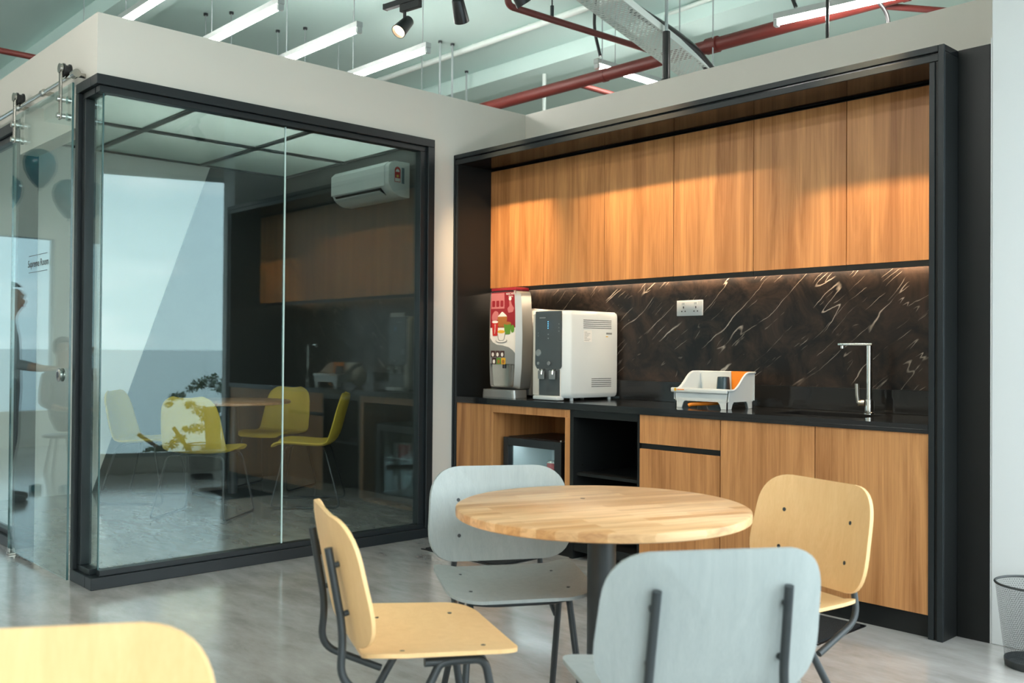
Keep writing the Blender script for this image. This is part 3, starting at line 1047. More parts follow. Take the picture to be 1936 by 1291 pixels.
# double socket on the splashback
so = thing('wall_socket', 'white double wall socket on the marble splashback', 'socket', (-3.585, 4.8495, 1.522))
part('plate', box(bmesh.new(), -0.098, 0.098, -0.009, 0, -0.048, 0.048, 0.003), 'white_plastic', so, True)
for ox in (-0.045, 0.048):
    for (dx, dz, w, h) in ((0, 0.004, 0.0035, 0.007), (-0.013, -0.020, 0.004, 0.004), (0.013, -0.020, 0.004, 0.004)):
        B('pin_hole', 'black_plastic', so, ox + dx - w, ox + dx + w, -0.0098, -0.0091, dz - h, dz + h)
    B('switch', 'white_plastic', so, ox - 0.012, ox + 0.012, -0.012, -0.0091, 0.022, 0.036, bev=0.001)

# tap
tp = thing('kitchen_tap', 'tall square-necked chrome tap standing behind the sink', 'tap', (-2.355, 4.72, CT))
bm = bmesh.new()
lathe(bm, [(0.030, 0.0005), (0.030, 0.006), (0.024, 0.010), (0.024, 0.06), (0.022, 0.075)], 24)
part('base', bm, 'chrome', tp, True)
bm = bmesh.new()
lathe(bm, [(0.016, 0.0755), (0.016, 0.352)], 20)
part('neck', bm, 'chrome', tp, True)
part('spout', box(bmesh.new(), -0.17, 0.02, -0.016, 0.016, 0.3525, 0.366, 0.003), 'chrome', tp, True)
bm = bmesh.new()
cyl(bm, (-0.15, 0, 0.352), (-0.15, 0, 0.338), 0.011, seg=16)
part('aerator', bm, 'chrome', tp, True)
bm = bmesh.new()
cyl(bm, (-0.018, -0.02, 0.055), (-0.045, -0.03, 0.055), 0.017, seg=16)
part('lever_hub', bm, 'brushed', tp, True)
bm = bmesh.new()
tube(bm, [(-0.045, -0.03, 0.055), (-0.050, -0.032, 0.10), (-0.052, -0.032, 0.155)], 0.011, 12)
part('lever', bm, 'brushed', tp, True)

# ------------------------------------------------------------------ coffee machine
cm = thing('coffee_machine', 'tall silver hot drinks machine with red printed front', 'coffee machine', (-4.785, 4.36, CT + 0.0005))
HW = 0.165
sideprof = [(0.0, 0.02), (0.012, 0.25), (0.004, 0.45), (-0.012, 0.60), (-0.004, 0.70), (0.012, 0.735)]
# bowed front shell: profile swelling at mid height
bm = bmesh.new()
pl = [(-0.145, 0.055), (-0.158, 0.20), (-0.163, 0.38), (-0.160, 0.56), (-0.150, 0.69), (-0.140, 0.715), (0.140, 0.715), (0.150, 0.69), (0.160, 0.56), (0.163, 0.38), (0.158, 0.20), (0.145, 0.055)]
outer = round_poly(pl, 0.02, 3)
inner = round_poly([(p[0] * 0.80, 0.07 + (p[1] - 0.055) * 0.985) for p in pl], 0.02, 3)
for z0, z1, sgn in ((0, 0, 1),):
    A = [bm.verts.new((p[0], 0.02 + abs(p[0]) * 0.12, p[1])) for p in outer]
    Bv = [bm.verts.new((p[0], 0.0 + abs(p[0]) * 0.05, p[1])) for p in inner]
    Cv = [bm.verts.new((p[0], 0.13, p[1])) for p in outer]
    Dv = [bm.verts.new((p[0], 0.03, p[1])) for p in inner]
    bridge(bm, A, Bv)
    bridge(bm, A, Cv)
    bridge(bm, Bv, Dv)
    bm.faces.new(Cv)
part('shell', bm, 'silver', cm, True)
part('rear_housing', box(bmesh.new(), -0.15, 0.15, 0.131, 0.470, 0.012, 0.60, 0.012), 'silver', cm, True)
part('top_cap', box(bmesh.new(), -0.125, 0.125, 0.012, 0.14, 0.7155, 0.742, 0.010), 'maroon', cm, True)
bm = bmesh.new()
prism(bm, round_poly([(-0.165, -0.035), (0.165, -0.035), (0.165, 0.10), (-0.165, 0.10)], 0.03, 5), lambda u, v, d: (u * (1 - d * 0.8), v * (1 - d * .3), d), 0.0, 0.052)
part('drip_base', bm, 'silver', cm, True)
bm = bmesh.new()
arc = [(-0.126 + 0.252 * k / 14, 0.032 + 0.055 * math.sin(math.pi * k / 14)) for k in range(15)]
a0 = [bm.verts.new((p[0], p[1], 0.054)) for p in arc]
a1 = [bm.verts.new((p[0], p[1], 0.225)) for p in arc]
for k in range(14):
    bm.faces.new((a0[k], a0[k + 1], a1[k + 1], a1[k]))
part('cup_bay', bm, 'brushed', cm, True)
bm = bmesh.new()
prism(bm, [(-0.126, 0.225), (0.126, 0.225), (0.126, 0.715), (-0.126, 0.715)], lambda u, v, d: (u, d, v), 0.012, 0.030)
part('front_panel', bm, 'mid_plastic', cm)
bm = bmesh.new()
cyl(bm, (0.0, 0.03, 0.195), (0.0, 0.03, 0.2245), 0.014, seg=14)
part('spout', bm, 'black_plastic', cm, True)


def flat(name, pts, m, parent, y, th=0.0006, r=0.0, n=4, o=(0, 0)):
    p = [(q[0] + o[0], q[1] + o[1]) for q in pts]
    p = round_poly(p, r, n) if r else p
    b = bmesh.new()
    prism(b, p, lambda u, v, d: (u, d, v), y, y - th)
    return part(name, b, m, parent)


def disc(cx, cz, rx, rz, n=20):
    return [(cx + rx * math.cos(2 * math.pi * k / n), cz + rz * math.sin(2 * math.pi * k / n)) for k in range(n)]


PY = 0.0118
wave = [(-0.126, 0.40), (-0.10, 0.372), (-0.06, 0.356), (0.0, 0.350), (0.06, 0.338), (0.10, 0.318), (0.126, 0.295)]
flat('print_table', wave + [(0.126, 0.47), (-0.126, 0.47)], 'white_print', cm, PY)
flat('print_background', [(-0.126, 0.4701), (0.126, 0.4701), (0.126, 0.713), (-0.126, 0.713)], 'maroon', cm, PY)
flat('print_shop_front', [(-0.118, 0.60), (0.015, 0.60), (0.015, 0.705), (-0.118, 0.705)], 'pink_print', cm, PY - 0.0007)
for k in range(3):
    flat('print_shop_window', [(-0.108 + k * 0.042, 0.612), (-0.078 + k * 0.042, 0.612), (-0.078 + k * 0.042, 0.655), (-0.108 + k * 0.042, 0.655)], 'maroon', cm, PY - 0.0014, r=0.008)
flat('print_steam', [(-0.10, 0.50), (-0.05, 0.52), (-0.04, 0.575), (-0.08, 0.59), (-0.115, 0.55)], 'pink_print', cm, PY - 0.0007, r=0.02)
flat('print_figure', [(0.055, 0.57), (0.10, 0.575), (0.112, 0.60), (0.088, 0.625), (0.078, 0.655), (0.062, 0.65), (0.066, 0.615), (0.045, 0.60)], 'pink_print', cm, PY - 0.0007, r=0.008)
flat('print_figure_head', disc(0.072, 0.665, 0.013, 0.013), 'white_print', cm, PY - 0.0007)
gl = flat('print_glass', [(-0.045, 0.475), (0.035, 0.475), (0.045, 0.545), (-0.052, 0.545)], 'brown_print', cm, PY - 0.0014, r=0.008)
flat('print_cream', [(-0.052, 0.5455), (0.045, 0.5455), (0.02, 0.565), (-0.005, 0.58), (-0.03, 0.562)], 'white_print', gl, PY - 0.0014, r=0.008)
mug = flat('print_red_mug', [(-0.100, 0.415), (-0.052, 0.415), (-0.044, 0.51), (-0.108, 0.51)], 'red_print', cm, PY - 0.0021, r=0.006)
flat('print_mug_rim', disc(-0.076, 0.51, 0.031, 0.009), 'white_print', mug, PY - 0.0026)
mug = flat('print_green_mug', [(0.022, 0.425), (0.075, 0.425), (0.085, 0.50), (0.012, 0.50)], 'green_print', cm, PY - 0.0021, r=0.010)
flat('print_mug_handle', disc(0.098, 0.462, 0.018, 0.026), 'green_print', mug, PY - 0.0016)
flat('print_mug_foam', disc(0.048, 0.50, 0.036, 0.010), 'brown_print', mug, PY - 0.0026)
sa = flat('print_saucer', disc(-0.012, 0.382, 0.058, 0.017), 'grey_print', cm, PY - 0.0021)
flat('print_saucer_top', disc(-0.012, 0.385, 0.053, 0.014), 'white_print', sa, PY - 0.0026)
flat('print_cup_outline', [(-0.040, 0.381), (0.016, 0.381), (0.031, 0.446), (-0.055, 0.446)], 'grey_print', cm, PY - 0.0027, r=0.014)
cp = flat('print_cup', [(-0.036, 0.385), (0.012, 0.385), (0.026, 0.443), (-0.050, 0.443)], 'white_print', cm, PY - 0.0032, r=0.014)
flat('print_coffee', disc(-0.012, 0.443, 0.036, 0.011), 'yellow_print', cp, PY - 0.0038)
lettering('lettering', 'NESCAFÉ', 0.020, face_mtx((0.072, PY - 0.0012, 0.697), (1, 0, 0), (0, 0, 1)), 'white_print', cm)
lettering('lettering', 'Alegria', 0.015, face_mtx((0.078, PY - 0.0012, 0.681), (1, 0, 0), (0, 0, 1)), 'white_print', cm)
bt = lettering('lettering', 'NESCAFÉ', 0.016, face_mtx((-0.076, PY - 0.0032, 0.462), (0.1, 0, 1), (-1, 0, 0.1)), 'white_print', cm)
bcol = ['dark_print', 'dark_print', 'dark_print', 'dark_print', 'green_print', 'yellow_print']
for k in range(6):
    ox, oz = -0.118 + (k % 3) * 0.047 + (0.012 if k > 2 else 0), (0.270 if k < 3 else 0.222)
    ox2 = ox
    s = flat('selection_button', [(ox2, oz), (ox2 + 0.042, oz), (ox2 + 0.042, oz + 0.044), (ox2, oz + 0.044)], bcol[k], cm, PY - 0.0004, 0.0016, 0.004)
    flat('button_picture', disc(ox2 + 0.021, oz + 0.018, 0.012, 0.014, 12), 'white_print' if k < 4 else 'brown_print', s, PY - 0.0021)

# ------------------------------------------------------------------ water dispenser
wd = thing('water_dispenser', 'white and dark grey tabletop water dispenser beside the coffee machine', 'water dispenser', (-4.298, 4.33, CT))
W2, DD, HH = 0.150, 0.49, 0.572
bm = bmesh.new()
pl = round_poly([(-W2, 0.03), (-W2 + 0.02, 0.0), (W2 - 0.045, 0.0), (W2, 0.045), (W2, DD), (-W2, DD)], 0.012, 3)
sec = [(0.018, 0.94), (0.030, 0.985), (0.05, 1.0), (HH - 0.03, 1.0), (HH - 0.012, 0.985), (HH, 0.93)]
rs = []
for z, s in sec:
    rs.append([bm.verts.new((p[0] * s, (p[1] - DD / 2) * s + DD / 2, z)) for p in pl])
for a, b in zip(rs, rs[1:]):
    bridge(bm, a, b)
bm.faces.new(rs[0][::-1])
bm.faces.new(rs[-1])
part('housing', bm, 'white_plastic', wd, True)
part('front_trim', box(bmesh.new(), -W2 + 0.004, W2 - 0.050, -0.004, 0.02, 0.03, HH - 0.02, 0.004), 'cream_plastic', wd, True)
bm = bmesh.new()
prism(bm, round_poly([(-0.122, 0.225), (-0.10, 0.20), (0.098, 0.20), (0.110, 0.215), (0.110, HH - 0.004), (-0.122, HH - 0.004)], 0.006, 3), lambda u, v, d: (u, d - 0.012 * (1 - (u / 0.125) ** 2), v), -0.006, 0.004)
part('control_panel', bm, 'dark_plastic', wd, True)
B('cup_bay', 'dark_plastic', wd, -0.085, 0.098, -0.0065, 0.0, 0.032, 0.1995)
part('drip_tray', box(bmesh.new(), -0.115, 0.105, -0.035, 0.03, 0.003, 0.0305, 0.008), 'white_plastic', wd, True)
for ox in (-0.058, 0.040):
    bm = bmesh.new()
    tube(bm, smooth_path([(ox + 0.02, -0.006, 0.192), (ox + 0.02, -0.03, 0.192), (ox + 0.02, -0.034, 0.165)], 0.012), 0.010, 10)
    sp = part('spout', bm, 'chrome', wd, True)
    part('lever', box(bmesh.new(), ox - 0.022, ox + 0.030, -0.024, -0.014, 0.135, 0.19, 0.004), 'mid_plastic', wd, True)
for k in range(4):
    bm = bmesh.new()
    cyl(bm, (0.006, -0.0185, 0.500 - k * 0.0135), (0.006, -0.0195, 0.500 - k * 0.0135), 0.0028, seg=10)
    part('indicator_light', bm, 'blue_led', wd)
for (bx, bz, r) in ((-0.088, 0.302, 0.024), (-0.088, 0.235, 0.010), (0.012, 0.236, 0.014), (0.006, 0.420, 0.004), (0.006, 0.395, 0.004), (-0.09, 0.43, 0.003), (-0.09, 0.41, 0.003), (0.094, 0.485, 0.003), (0.094, 0.462, 0.003), (0.094, 0.44, 0.003)):
    bm = bmesh.new()
    yy = -0.006 - 0.012 * (1 - (bx / 0.125) ** 2)
    cyl(bm, (bx, yy + 0.002, bz), (bx, yy - (0.004 if r > 0.005 else 0.0008), bz), r, r * 0.85, seg=20)
    part('button', bm, 'mid_plastic' if r > 0.005 else 'grey_print', wd, True)
B('wordmark', 'grey_print', wd, -0.072, -0.018, -0.0185, -0.0168, 0.523, 0.530)
for (z0, y0, n) in ((0.512, 0.155, 5), (0.136, 0.235, 5)):
    for k in range(n):
        B('vent_slot', 'dark_plastic', wd, W2 - 0.0005, W2 + 0.0008, y0, 0.425, z0 - k * 0.0125, z0 - k * 0.0125 + 0.004)
B('info_sticker', 'white_print', wd, W2 - 0.0003, W2 + 0.0008, 0.160, 0.235, 0.375, 0.450)
for k in range(7):
    B('sticker_text', 'grey_print', wd, W2 + 0.0005, W2 + 0.0012, 0.165, 0.19 + 0.01 * ((k * 7) % 4), 0.436 - k * 0.009, 0.4385 - k * 0.009)
B('rating_plate', 'grey_print', wd, W2 - 0.0003, W2 + 0.0009, 0.375, 0.43, 0.425, 0.437)
B('rating_plate', 'yellow_print', wd, W2 - 0.0003, W2 + 0.0009, 0.372, 0.392, 0.408, 0.414)
for (fx, fy) in ((-0.12, 0.08), (0.12, 0.08), (-0.12, 0.44), (0.12, 0.44)):
    bm = bmesh.new()
    cyl(bm, (fx, fy, 0.0005), (fx, fy, 0.025), 0.012, seg=14)
    part('foot', bm, 'white_plastic', wd, True)

# ------------------------------------------------------------------ dish rack
dr = thing('dish_rack', 'white plastic dish drainer basin on four arched feet', 'dish rack', (-3.175, 4.52, CT))
L2, D2 = 0.185, 0.125
bm = bmesh.new()
cut = []
npt = 10
ft = [(-L2 - 0.012, 0.110)]
# side walls rise to the back in an S curve
def wall_top(y):      # y from -D2 (front) to D2 (back)
    s = (y + D2) / (2 * D2)
    return 0.105 + 0.095 * (0.5 - 0.5 * math.cos(math.pi * min(1, max(0, (s - 0.12) / 0.62))))
th = 0.005
def vwall(pts_out, pts_in):
    a = [bm.verts.new(p) for p in pts_out]
    b = [bm.verts.new(p) for p in pts_in]
    return a, b
NY = 14
for sgn in (-1, 1):
    rows = []
    for k in range(NY + 1):
        y = -D2 + 2 * D2 * k / NY
        zt_ = wall_top(y)
        rows.append([bm.verts.new((sgn * (L2 - 0.010), y, 0.045)), bm.verts.new((sgn * L2, y, zt_)), bm.verts.new((sgn * (L2 - th), y, zt_)), bm.verts.new((sgn * (L2 - 0.010 - th), y, 0.045))])
    for a, b in zip(rows, rows[1:]):
        for q in range(4):
            bm.faces.new((a[q], a[(q + 1) % 4], b[(q + 1) % 4], b[q]))
    bm.faces.new(rows[0])
    bm.faces.new(rows[-1][::-1])
box(bm, -L2, L2, -D2, -D2 + th, 0.045, 0.105)
box(bm, -L2, L2, D2 - th, D2, 0.045, 0.200)
box(bm, -L2 + 0.01, L2 - 0.01, -D2, D2, 0.040, 0.046)
part('basin', bm, 'white_plastic', dr, True)
bm = bmesh.new()
rim = [(-L2, D2, 0.200), (-L2, D2 * 0.5, wall_top(D2 * 0.5))]
ptsr = [(-L2 - 0.003, -D2 + 2 * D2 * k / NY, wall_top(-D2 + 2 * D2 * k / NY)) for k in range(NY, -1, -1)] + [(L2 + 0.003, -D2 + 2 * D2 * k / NY, wall_top(-D2 + 2 * D2 * k / NY)) for k in range(0, NY + 1)]
tube(bm, ptsr + [(-L2 - 0.003, D2, 0.200)], 0.006, 8)
part('rim', bm, 'white_plastic', dr, True)
part('front_lip', box(bmesh.new(), -L2 - 0.014, L2 - 0.004, -D2 - 0.014, -D2 - 0.0005, 0.086, 0.112, 0.006), 'white_plastic', dr, True)
for sx in (-1, 1):
    for sy in (-1, 1):
        bm = bmesh.new()
        x0, y0 = sx * (L2 - 0.012), sy * (D2 - 0.002)
        arcx = [(0.0, 0.001), (0.0, 0.0445), (0.075, 0.0445), (0.062, 0.040), (0.050, 0.028), (0.044, 0.012), (0.040, 0.001)]
        prism(bm, arcx, lambda u, v, d: (x0 - sx * u, d, v), y0, y0 - sy * 0.006)
        prism(bm, arcx, lambda u, v, d: (d, y0 - sy * u, v), x0, x0 - sx * 0.006)
        part('foot', bm, 'white_plastic', dr)
bm = bmesh.new()
prism(bm, disc(-L2 + 0.02, 0.101, 0.009, 0.009, 14), lambda u, v, d: (u, d, v), -D2 - 0.0142, -D2 - 0.0148)
part('logo', bm, 'yellow_print', dr)
B('wordmark', 'orange', dr, -L2 + 0.033, -L2 + 0.082, -D2 - 0.0146, -D2 - 0.0141, 0.099, 0.104)
bm = bmesh.new()
tube(bm, smooth_path([(0.08, 0.0, 0.033), (0.03, -0.07, 0.028), (-0.075, -0.112, 0.020), (-0.088, -0.118, 0.013)], 0.02), 0.011, 12)
part('drain_spout', bm, 'orange', dr, True)
# caddy and cup standing inside
ca = thing('utensil_caddy', 'orange plastic caddy in the back corner of the dish rack', 'caddy', (-3.175 + 0.125, 4.52 + 0.085, CT + 0.0465))
bm = bmesh.new()
prof = round_poly([(-0.055, -0.028), (0.045, -0.028), (0.045, 0.028), (-0.055, 0.028)], 0.012, 4)
o0 = [bm.verts.new((p[0] * 0.9, p[1] * 0.9, 0)) for p in prof]
o1 = [bm.verts.new((p[0], p[1], 0.160)) for p in prof]
i1 = [bm.verts.new((p[0] * 0.93, p[1] * 0.90, 0.160)) for p in prof]
i0 = [bm.verts.new((p[0] * 0.83, p[1] * 0.80, 0.005)) for p in prof]
bridge(bm, o0, o1); bridge(bm, o1, i1); bridge(bm, i1, i0)
bm.faces.new(o0[::-1]); bm.faces.new(i0)
part('container', bm, 'orange', ca, True)
B('divider', 'orange', ca, -0.006, -0.002, -0.022, 0.022, 0.006, 0.14)
mg = thing('tumbler', 'dark blue tumbler turned over in the dish rack', 'tumbler', (-3.175 + 0.035, 4.52 + 0.04, CT + 0.0465))
bm = bmesh.new()
lathe(bm, [(0.043, 0.0), (0.043, 0.003), (0.034, 0.122), (0.032, 0.128), (0.026, 0.129)], 24)
part('body', bm, 'navy', mg, True)
bm = bmesh.new()
lathe(bm, [(0.0445, 0.001), (0.0445, 0.008), (0.0428, 0.008), (0.0428, 0.001)], 24, cap=False)
part('rim', bm, 'navy', mg, True)
# grey sponge-like plate leaning at the left end of the rack
pl_ = thing('plate', 'pale grey plate leaning against the left end of the dish rack', 'plate', (-3.175 - L2 - 0.028, 4.60, CT))
bm = bmesh.new()
lathe(bm, [(0.058, 0.0), (0.062, 0.0015), (0.083, 0.012), (0.084, 0.0135), (0.082, 0.0135), (0.060, 0.0035), (0.02, 0.003)], 32)
bm.transform(Matrix.Translation((0.0, 0.0, 0.0842)) @ Matrix.Rotation(math.radians(86), 4, 'Y'))
part('dish', bm, 'lamp_body', pl_, True)

# ------------------------------------------------------------------ mini fridge with cans
fr = thing('mini_fridge', 'black glass-door mini fridge inside the oak niche', 'fridge', (-4.385, 4.26, 0.101))
FW, FH, FD = 0.265, 0.585, 0.46
bm = bmesh.new()
box(bm, -FW, -FW + 0.03, 0.05, FD, 0.012, FH)
box(bm, FW - 0.03, FW, 0.05, FD, 0.012, FH)
box(bm, -FW + 0.03, FW - 0.03, 0.05, FD, FH - 0.035, FH)
box(bm, -FW + 0.03, FW - 0.03, 0.05, FD, 0.012, 0.06)
box(bm, -FW + 0.03, FW - 0.03, FD - 0.03, FD, 0.06, FH - 0.035)
part('cabinet', bm, 'black_plastic', fr)
B('liner', 'white_plastic', fr, -FW + 0.031, FW - 0.031, FD - 0.036, FD - 0.031, 0.061, FH - 0.036)
B('liner', 'white_plastic', fr, -FW + 0.0305, -FW + 0.034, 0.06, FD - 0.037, 0.061, FH - 0.036)
B('light', 'fridge_light', fr, -0.2, 0.2, 0.08, 0.11, FH - 0.041, FH - 0.0355)
B('wire_shelf', 'galv', fr, -FW + 0.035, FW - 0.031, 0.07, FD - 0.037, 0.318, 0.322)
for (a, b, c, d) in ((-FW, -FW + 0.045, 0.012, FH - 0.002), (FW - 0.06, FW, 0.012, FH - 0.002), (-FW + 0.0455, FW - 0.0605, FH - 0.055, FH - 0.002), (-FW + 0.0455, FW - 0.0605, 0.012, 0.06)):
    B('door_frame', 'black_plastic', fr, a, b, 0.0, 0.045, c, d, bev=0.003)
B('door_glass', 'glass', fr, -FW + 0.046, FW - 0.061, 0.020, 0.026, 0.0605, FH - 0.0555)
bm = bmesh.new()
cyl(bm, (FW - 0.02, 0.02, FH - 0.0018), (FW - 0.02, 0.02, FH + 0.008), 0.008, seg=12)
part('hinge', bm, 'brushed', fr, True)
for (fx, fy) in ((-FW + 0.04, 0.08), (FW - 0.04, 0.08), (-FW + 0.04, FD - 0.04), (FW - 0.04, FD - 0.04)):
    bm = bmesh.new()
    cyl(bm, (fx, fy, 0.0005), (fx, fy, 0.0118), 0.015, seg=12)
    part('foot', bm, 'black_plastic', fr)


def make_can(body_mat):
    t = thing('drink_can', 'can', 'can', (0, 0, 0))
    bm = bmesh.new()
    lathe(bm, [(0.024, 0.0), (0.031, 0.006), (0.031, 0.105)], 20)
    part('body', bm, body_mat, t, True)
    bm = bmesh.new()
    lathe(bm, [(0.031, 0.1055), (0.0265, 0.117), (0.0265, 0.120), (0.024, 0.118)], 20)
    part('lid', bm, 'brushed', t, True)
    return t


SH = 0.101 + 0.3225
cans = [(-4.385 + 0.045, 'can', 'red drink can in the fridge, left of the front pair'), (-4.385 + 0.109, 'can', 'red drink can in the fridge, right of the front pair'), (-4.385 + 0.173, 'silver', 'silver drink can near the fridge hinge side')]
c0 = make_can('can')
c0.location = (cans[0][0], 4.40, SH)
c0['label'] = cans[0][2]
c0['group'] = 'drink cans in the mini fridge'
copy_thing(c0, (cans[1][0], 4.395, SH), 0.4, cans[1][2], 'drink cans in the mini fridge')
c2 = make_can('silver')
c2.location = (cans[2][0], 4.40, SH)
c2['label'] = cans[2][2]
c2['group'] = 'drink cans in the mini fridge'
c3 = copy_thing(c0, (cans[0][0] + 0.03, 4.50, SH), 0.9, 'red drink can in the fridge, behind the front pair', 'drink cans in the mini fridge')

# ------------------------------------------------------------------ lamps and services under the slab
def tube_light(loc, rz, label, length=1.2, rods=(0.08, 1.1)):
    """batten with one lit tube; runs along local -x from its visible end cap"""
    t = thing('tube_light', label, 'tube light', loc, rz, 'hanging tube lights')
    B('batten', 'lamp_body', t, -length, 0, -0.028, 0.028, 0.012, 0.055, bev=0.004)
    bm = bmesh.new()
    cyl(bm, (-length + 0.03, 0, -0.008), (-0.03, 0, -0.008), 0.017, seg=14)
    part('tube', bm, 'tube', t, True)
    for x in (-length + 0.0, -0.03):
        part('end_cap', box(bmesh.new(), x, x + 0.03, -0.024, 0.024, -0.034, 0.0115, 0.006), 'lamp_body', t, True)
    for rx in rods:
        bm = bmesh.new()
        cyl(bm, (-rx, 0, 0.0555), (-rx, 0, CEIL - loc[2] - 0.0005), 0.004, seg=8)
        part('hanging_rod', bm, 'galv', t, True)
    return t


tube_light((-6.10, 2.73, 3.70), 0, 'lit tube light at the upper left, nearest the wall corner')
tube_light((-6.10, 3.41, 3.70), 0, 'lit tube light, second from the left over the meeting room')
tube_light((-6.12, 4.09, 3.70), 0, 'lit tube light, third from the left over the meeting room')
tube_light((-6.14, 4.77, 3.70), 0, 'lit tube light left of the white hanging rods')
tube_light((-5.48, 6.06, 3.70), -math.pi / 2, 'short lit tube light crossing the red pipe', rods=(0.25, 1.0))
tube_light((-2.36, 5.90, 3.505), math.radians(8), 'long lit tube light along the red pipe at the upper right', rods=(0.1, 1.05))

# unseen copies of these lamps, added out of view to brighten the room
for k, (x, y, lb) in enumerate(((-1.6, -1.6, 'added unseen tube light over the office behind the camera, nearest the windows'), (-3.6, -1.6, 'added unseen tube light over the office behind the camera, second from the windows'),
                                (-5.6, -1.6, 'added unseen tube light over the office behind the camera, third from the windows'), (-7.6, -1.6, 'added unseen tube light over the office behind the camera, farthest from the windows'),
                                (-1.6, 0.7, 'added unseen tube light over the dining area, nearest the windows'), (-3.6, 0.7, 'added unseen tube light over the dining area, farther from the windows'),
                                (-9.0, -2.2, 'added unseen tube light over the left office, rear row, nearer one'), (-11.2, -2.2, 'added unseen tube light over the left office, rear row, farther one'))):
    tube_light((x, y, 3.70), 0, lb)

# spotlights on a black track
tr = thing('lighting_track', 'black ceiling lighting track hung on thin rods', 'track', (-4.76, 3.37, 3.31), math.radians(8))
part('rail', box(bmesh.new(), 0, 3.4, -0.018, 0.018, 0, 0.034, 0.003), 'black_plastic', tr)
part('end_cap', box(bmesh.new(), -0.012, -0.0005, -0.019, 0.019, -0.001, 0.035, 0.003), 'black_plastic', tr)
for rx in (0.09, 1.2, 2.4, 3.3):
    bm = bmesh.new()
    cyl(bm, (rx, 0, 0.0345), (rx, 0, CEIL - 3.31 - 0.0005), 0.0035, seg=8)
    part('hanging_rod', bm, 'galv', tr, True)


def spotlight(u, aim, label, power, cone=52):
    c, s = math.cos(math.radians(8)), math.sin(math.radians(8))
    base = Vector((-4.76 + u * c, 3.37 + u * s, 3.31))
    t = thing('spotlight', label, 'spotlight', base, 0, 'black track spotlights')
    R14 = Matrix.Rotation(math.radians(8), 4, 'Z')
    bm = box(bmesh.new(), -0.03, 0.13, -0.016, 0.016, -0.045, -0.0005, 0.004)
    bm.transform(R14)
    part('adapter', bm, 'black_plastic', t)
    bm = bmesh.new()
    cyl(bm, (0, 0, -0.0455), (0, 0, -0.105), 0.010, seg=12)
    part('stem', bm, 'black_plastic', t, True)
    piv = Vector((0, 0, -0.125))
    d = (Vector(aim) - (base + piv)).normalized()
    h0, h1 = piv - d * 0.055, piv + d * 0.075
    bm = bmesh.new()
    rings_ = [ring(bm, h0, d, 0.030, 28), ring(bm, h0 + d * 0.006, d, 0.034, 28), ring(bm, h1, d, 0.044, 28), ring(bm, h1, d, 0.040, 28), ring(bm, h1 - d * 0.020, d, 0.036, 28)]
    for a, b in zip(rings_, rings_[1:]):
        bridge(bm, a, b)
    bm.faces.new(rings_[0][::-1])
    part('head', bm, 'black_plastic', t, True)
    bm = bmesh.new()
    cyl(bm, h1 - d * 0.0195, h1 - d * 0.018, 0.0355, seg=28)
    part('lens', bm, 'spot_lens', t)
    ld = bpy.data.lights.new('spot_beam', 'SPOT')
    ld.energy = power
    ld.color = (1.0, 0.70, 0.40)
    ld.spot_size = math.radians(cone)
    ld.spot_blend = 0.9
    ld.shadow_soft_size = 0.03
    lo = bpy.data.objects.new('spot_beam', ld)
    COL.objects.link(lo)
    lo.parent = t
    lo.location = h1 + d * 0.004
    lo.rotation_euler = d.to_track_quat('-Z', 'Y').to_euler()
    return t


spotlight(0.16, (-4.30, 1.6, 1.3), 'black track spotlight glowing towards the viewer', 60)
spotlight(0.60, (-4.86, 4.5, 1.80), 'black track spotlight seen from its dark side', 200, 38)
spotlight(1.02, (-3.55, 4.52, 1.85), 'black track spotlight cut by the top of the picture', 120, 72)
spotlight(2.75, (-2.22, 4.5, 1.80), 'black track spotlight aimed at the sink end', 130, 44)


def pipe(name, pts, r, m, label, cat='pipe', seg=16, bend=0.06):
    t = thing(name, label, cat, pts[0])
    o = Vector(pts[0])
    bm = bmesh.new()
    tube(bm, smooth_path([Vector(p) - o for p in pts], bend), r, seg)
    part('run', bm, m, t, True)
    return t


mp_ = pipe('sprinkler_pipe', [(-12.9, 6.05, 3.60), (-1.6, 6.10, 3.60)], 0.052, 'red_pipe', 'thick red sprinkler main running behind the kitchen wall')
for k, x in enumerate((2.0, 5.0, 7.5, 10.1)):
    bm = bmesh.new()
    cyl(bm, (x, 0.0, 0.052), (x, 0.0, CEIL - 3.6 - 0.0005), 0.005, seg=8)
    part('hanging_rod', bm, 'galv', mp_, True)
    bm = bmesh.new()
    cyl(bm, (x - 0.02, 0.006 + x * 0.004, 0), (x + 0.02, 0.006 + x * 0.004, 0), 0.058, seg=18)
    part('pipe_clamp', bm, 'red_pipe', mp_, True)
for x in (4.2, 8.6):
    bm = bmesh.new()
    cyl(bm, (x - 0.05, x * 0.004, 0), (x + 0.05, x * 0.004, 0), 0.062, seg=18)
    part('coupling', bm, 'red_pipe', mp_, True)
bp_ = pipe('branch_pipe', [(-4.90, 4.50, 3.78), (-4.90, 4.50, 3.66), (-4.83, 6.04, 3.66)], 0.024, 'red_pipe', 'thin red branch pipe with elbow running to the sprinkler main')
bm = bmesh.new()
cyl(bm, (0, 0, -0.03), (0, 0, 0.06), 0.031, seg=16)
part('elbow_collar', bm, 'red_pipe', bp_, True)
bm = bmesh.new()
cyl(bm, (0, 0, 0.06), (0, 0, CEIL - 3.78 - 0.0005), 0.018, seg=14)
part('riser', bm, 'galv', bp_, True)
bm = bmesh.new()
cyl(bm, (0.02, 0.42, -0.10), (0.02, 0.42, -0.02), 0.014, seg=12)
cyl(bm, (0.02, 0.42, -0.02), (0.02, 0.42, CEIL - 3.78 - 0.0005), 0.005, seg=8)
part('hanging_rod', bm, 'steel_tube', bp_, True)
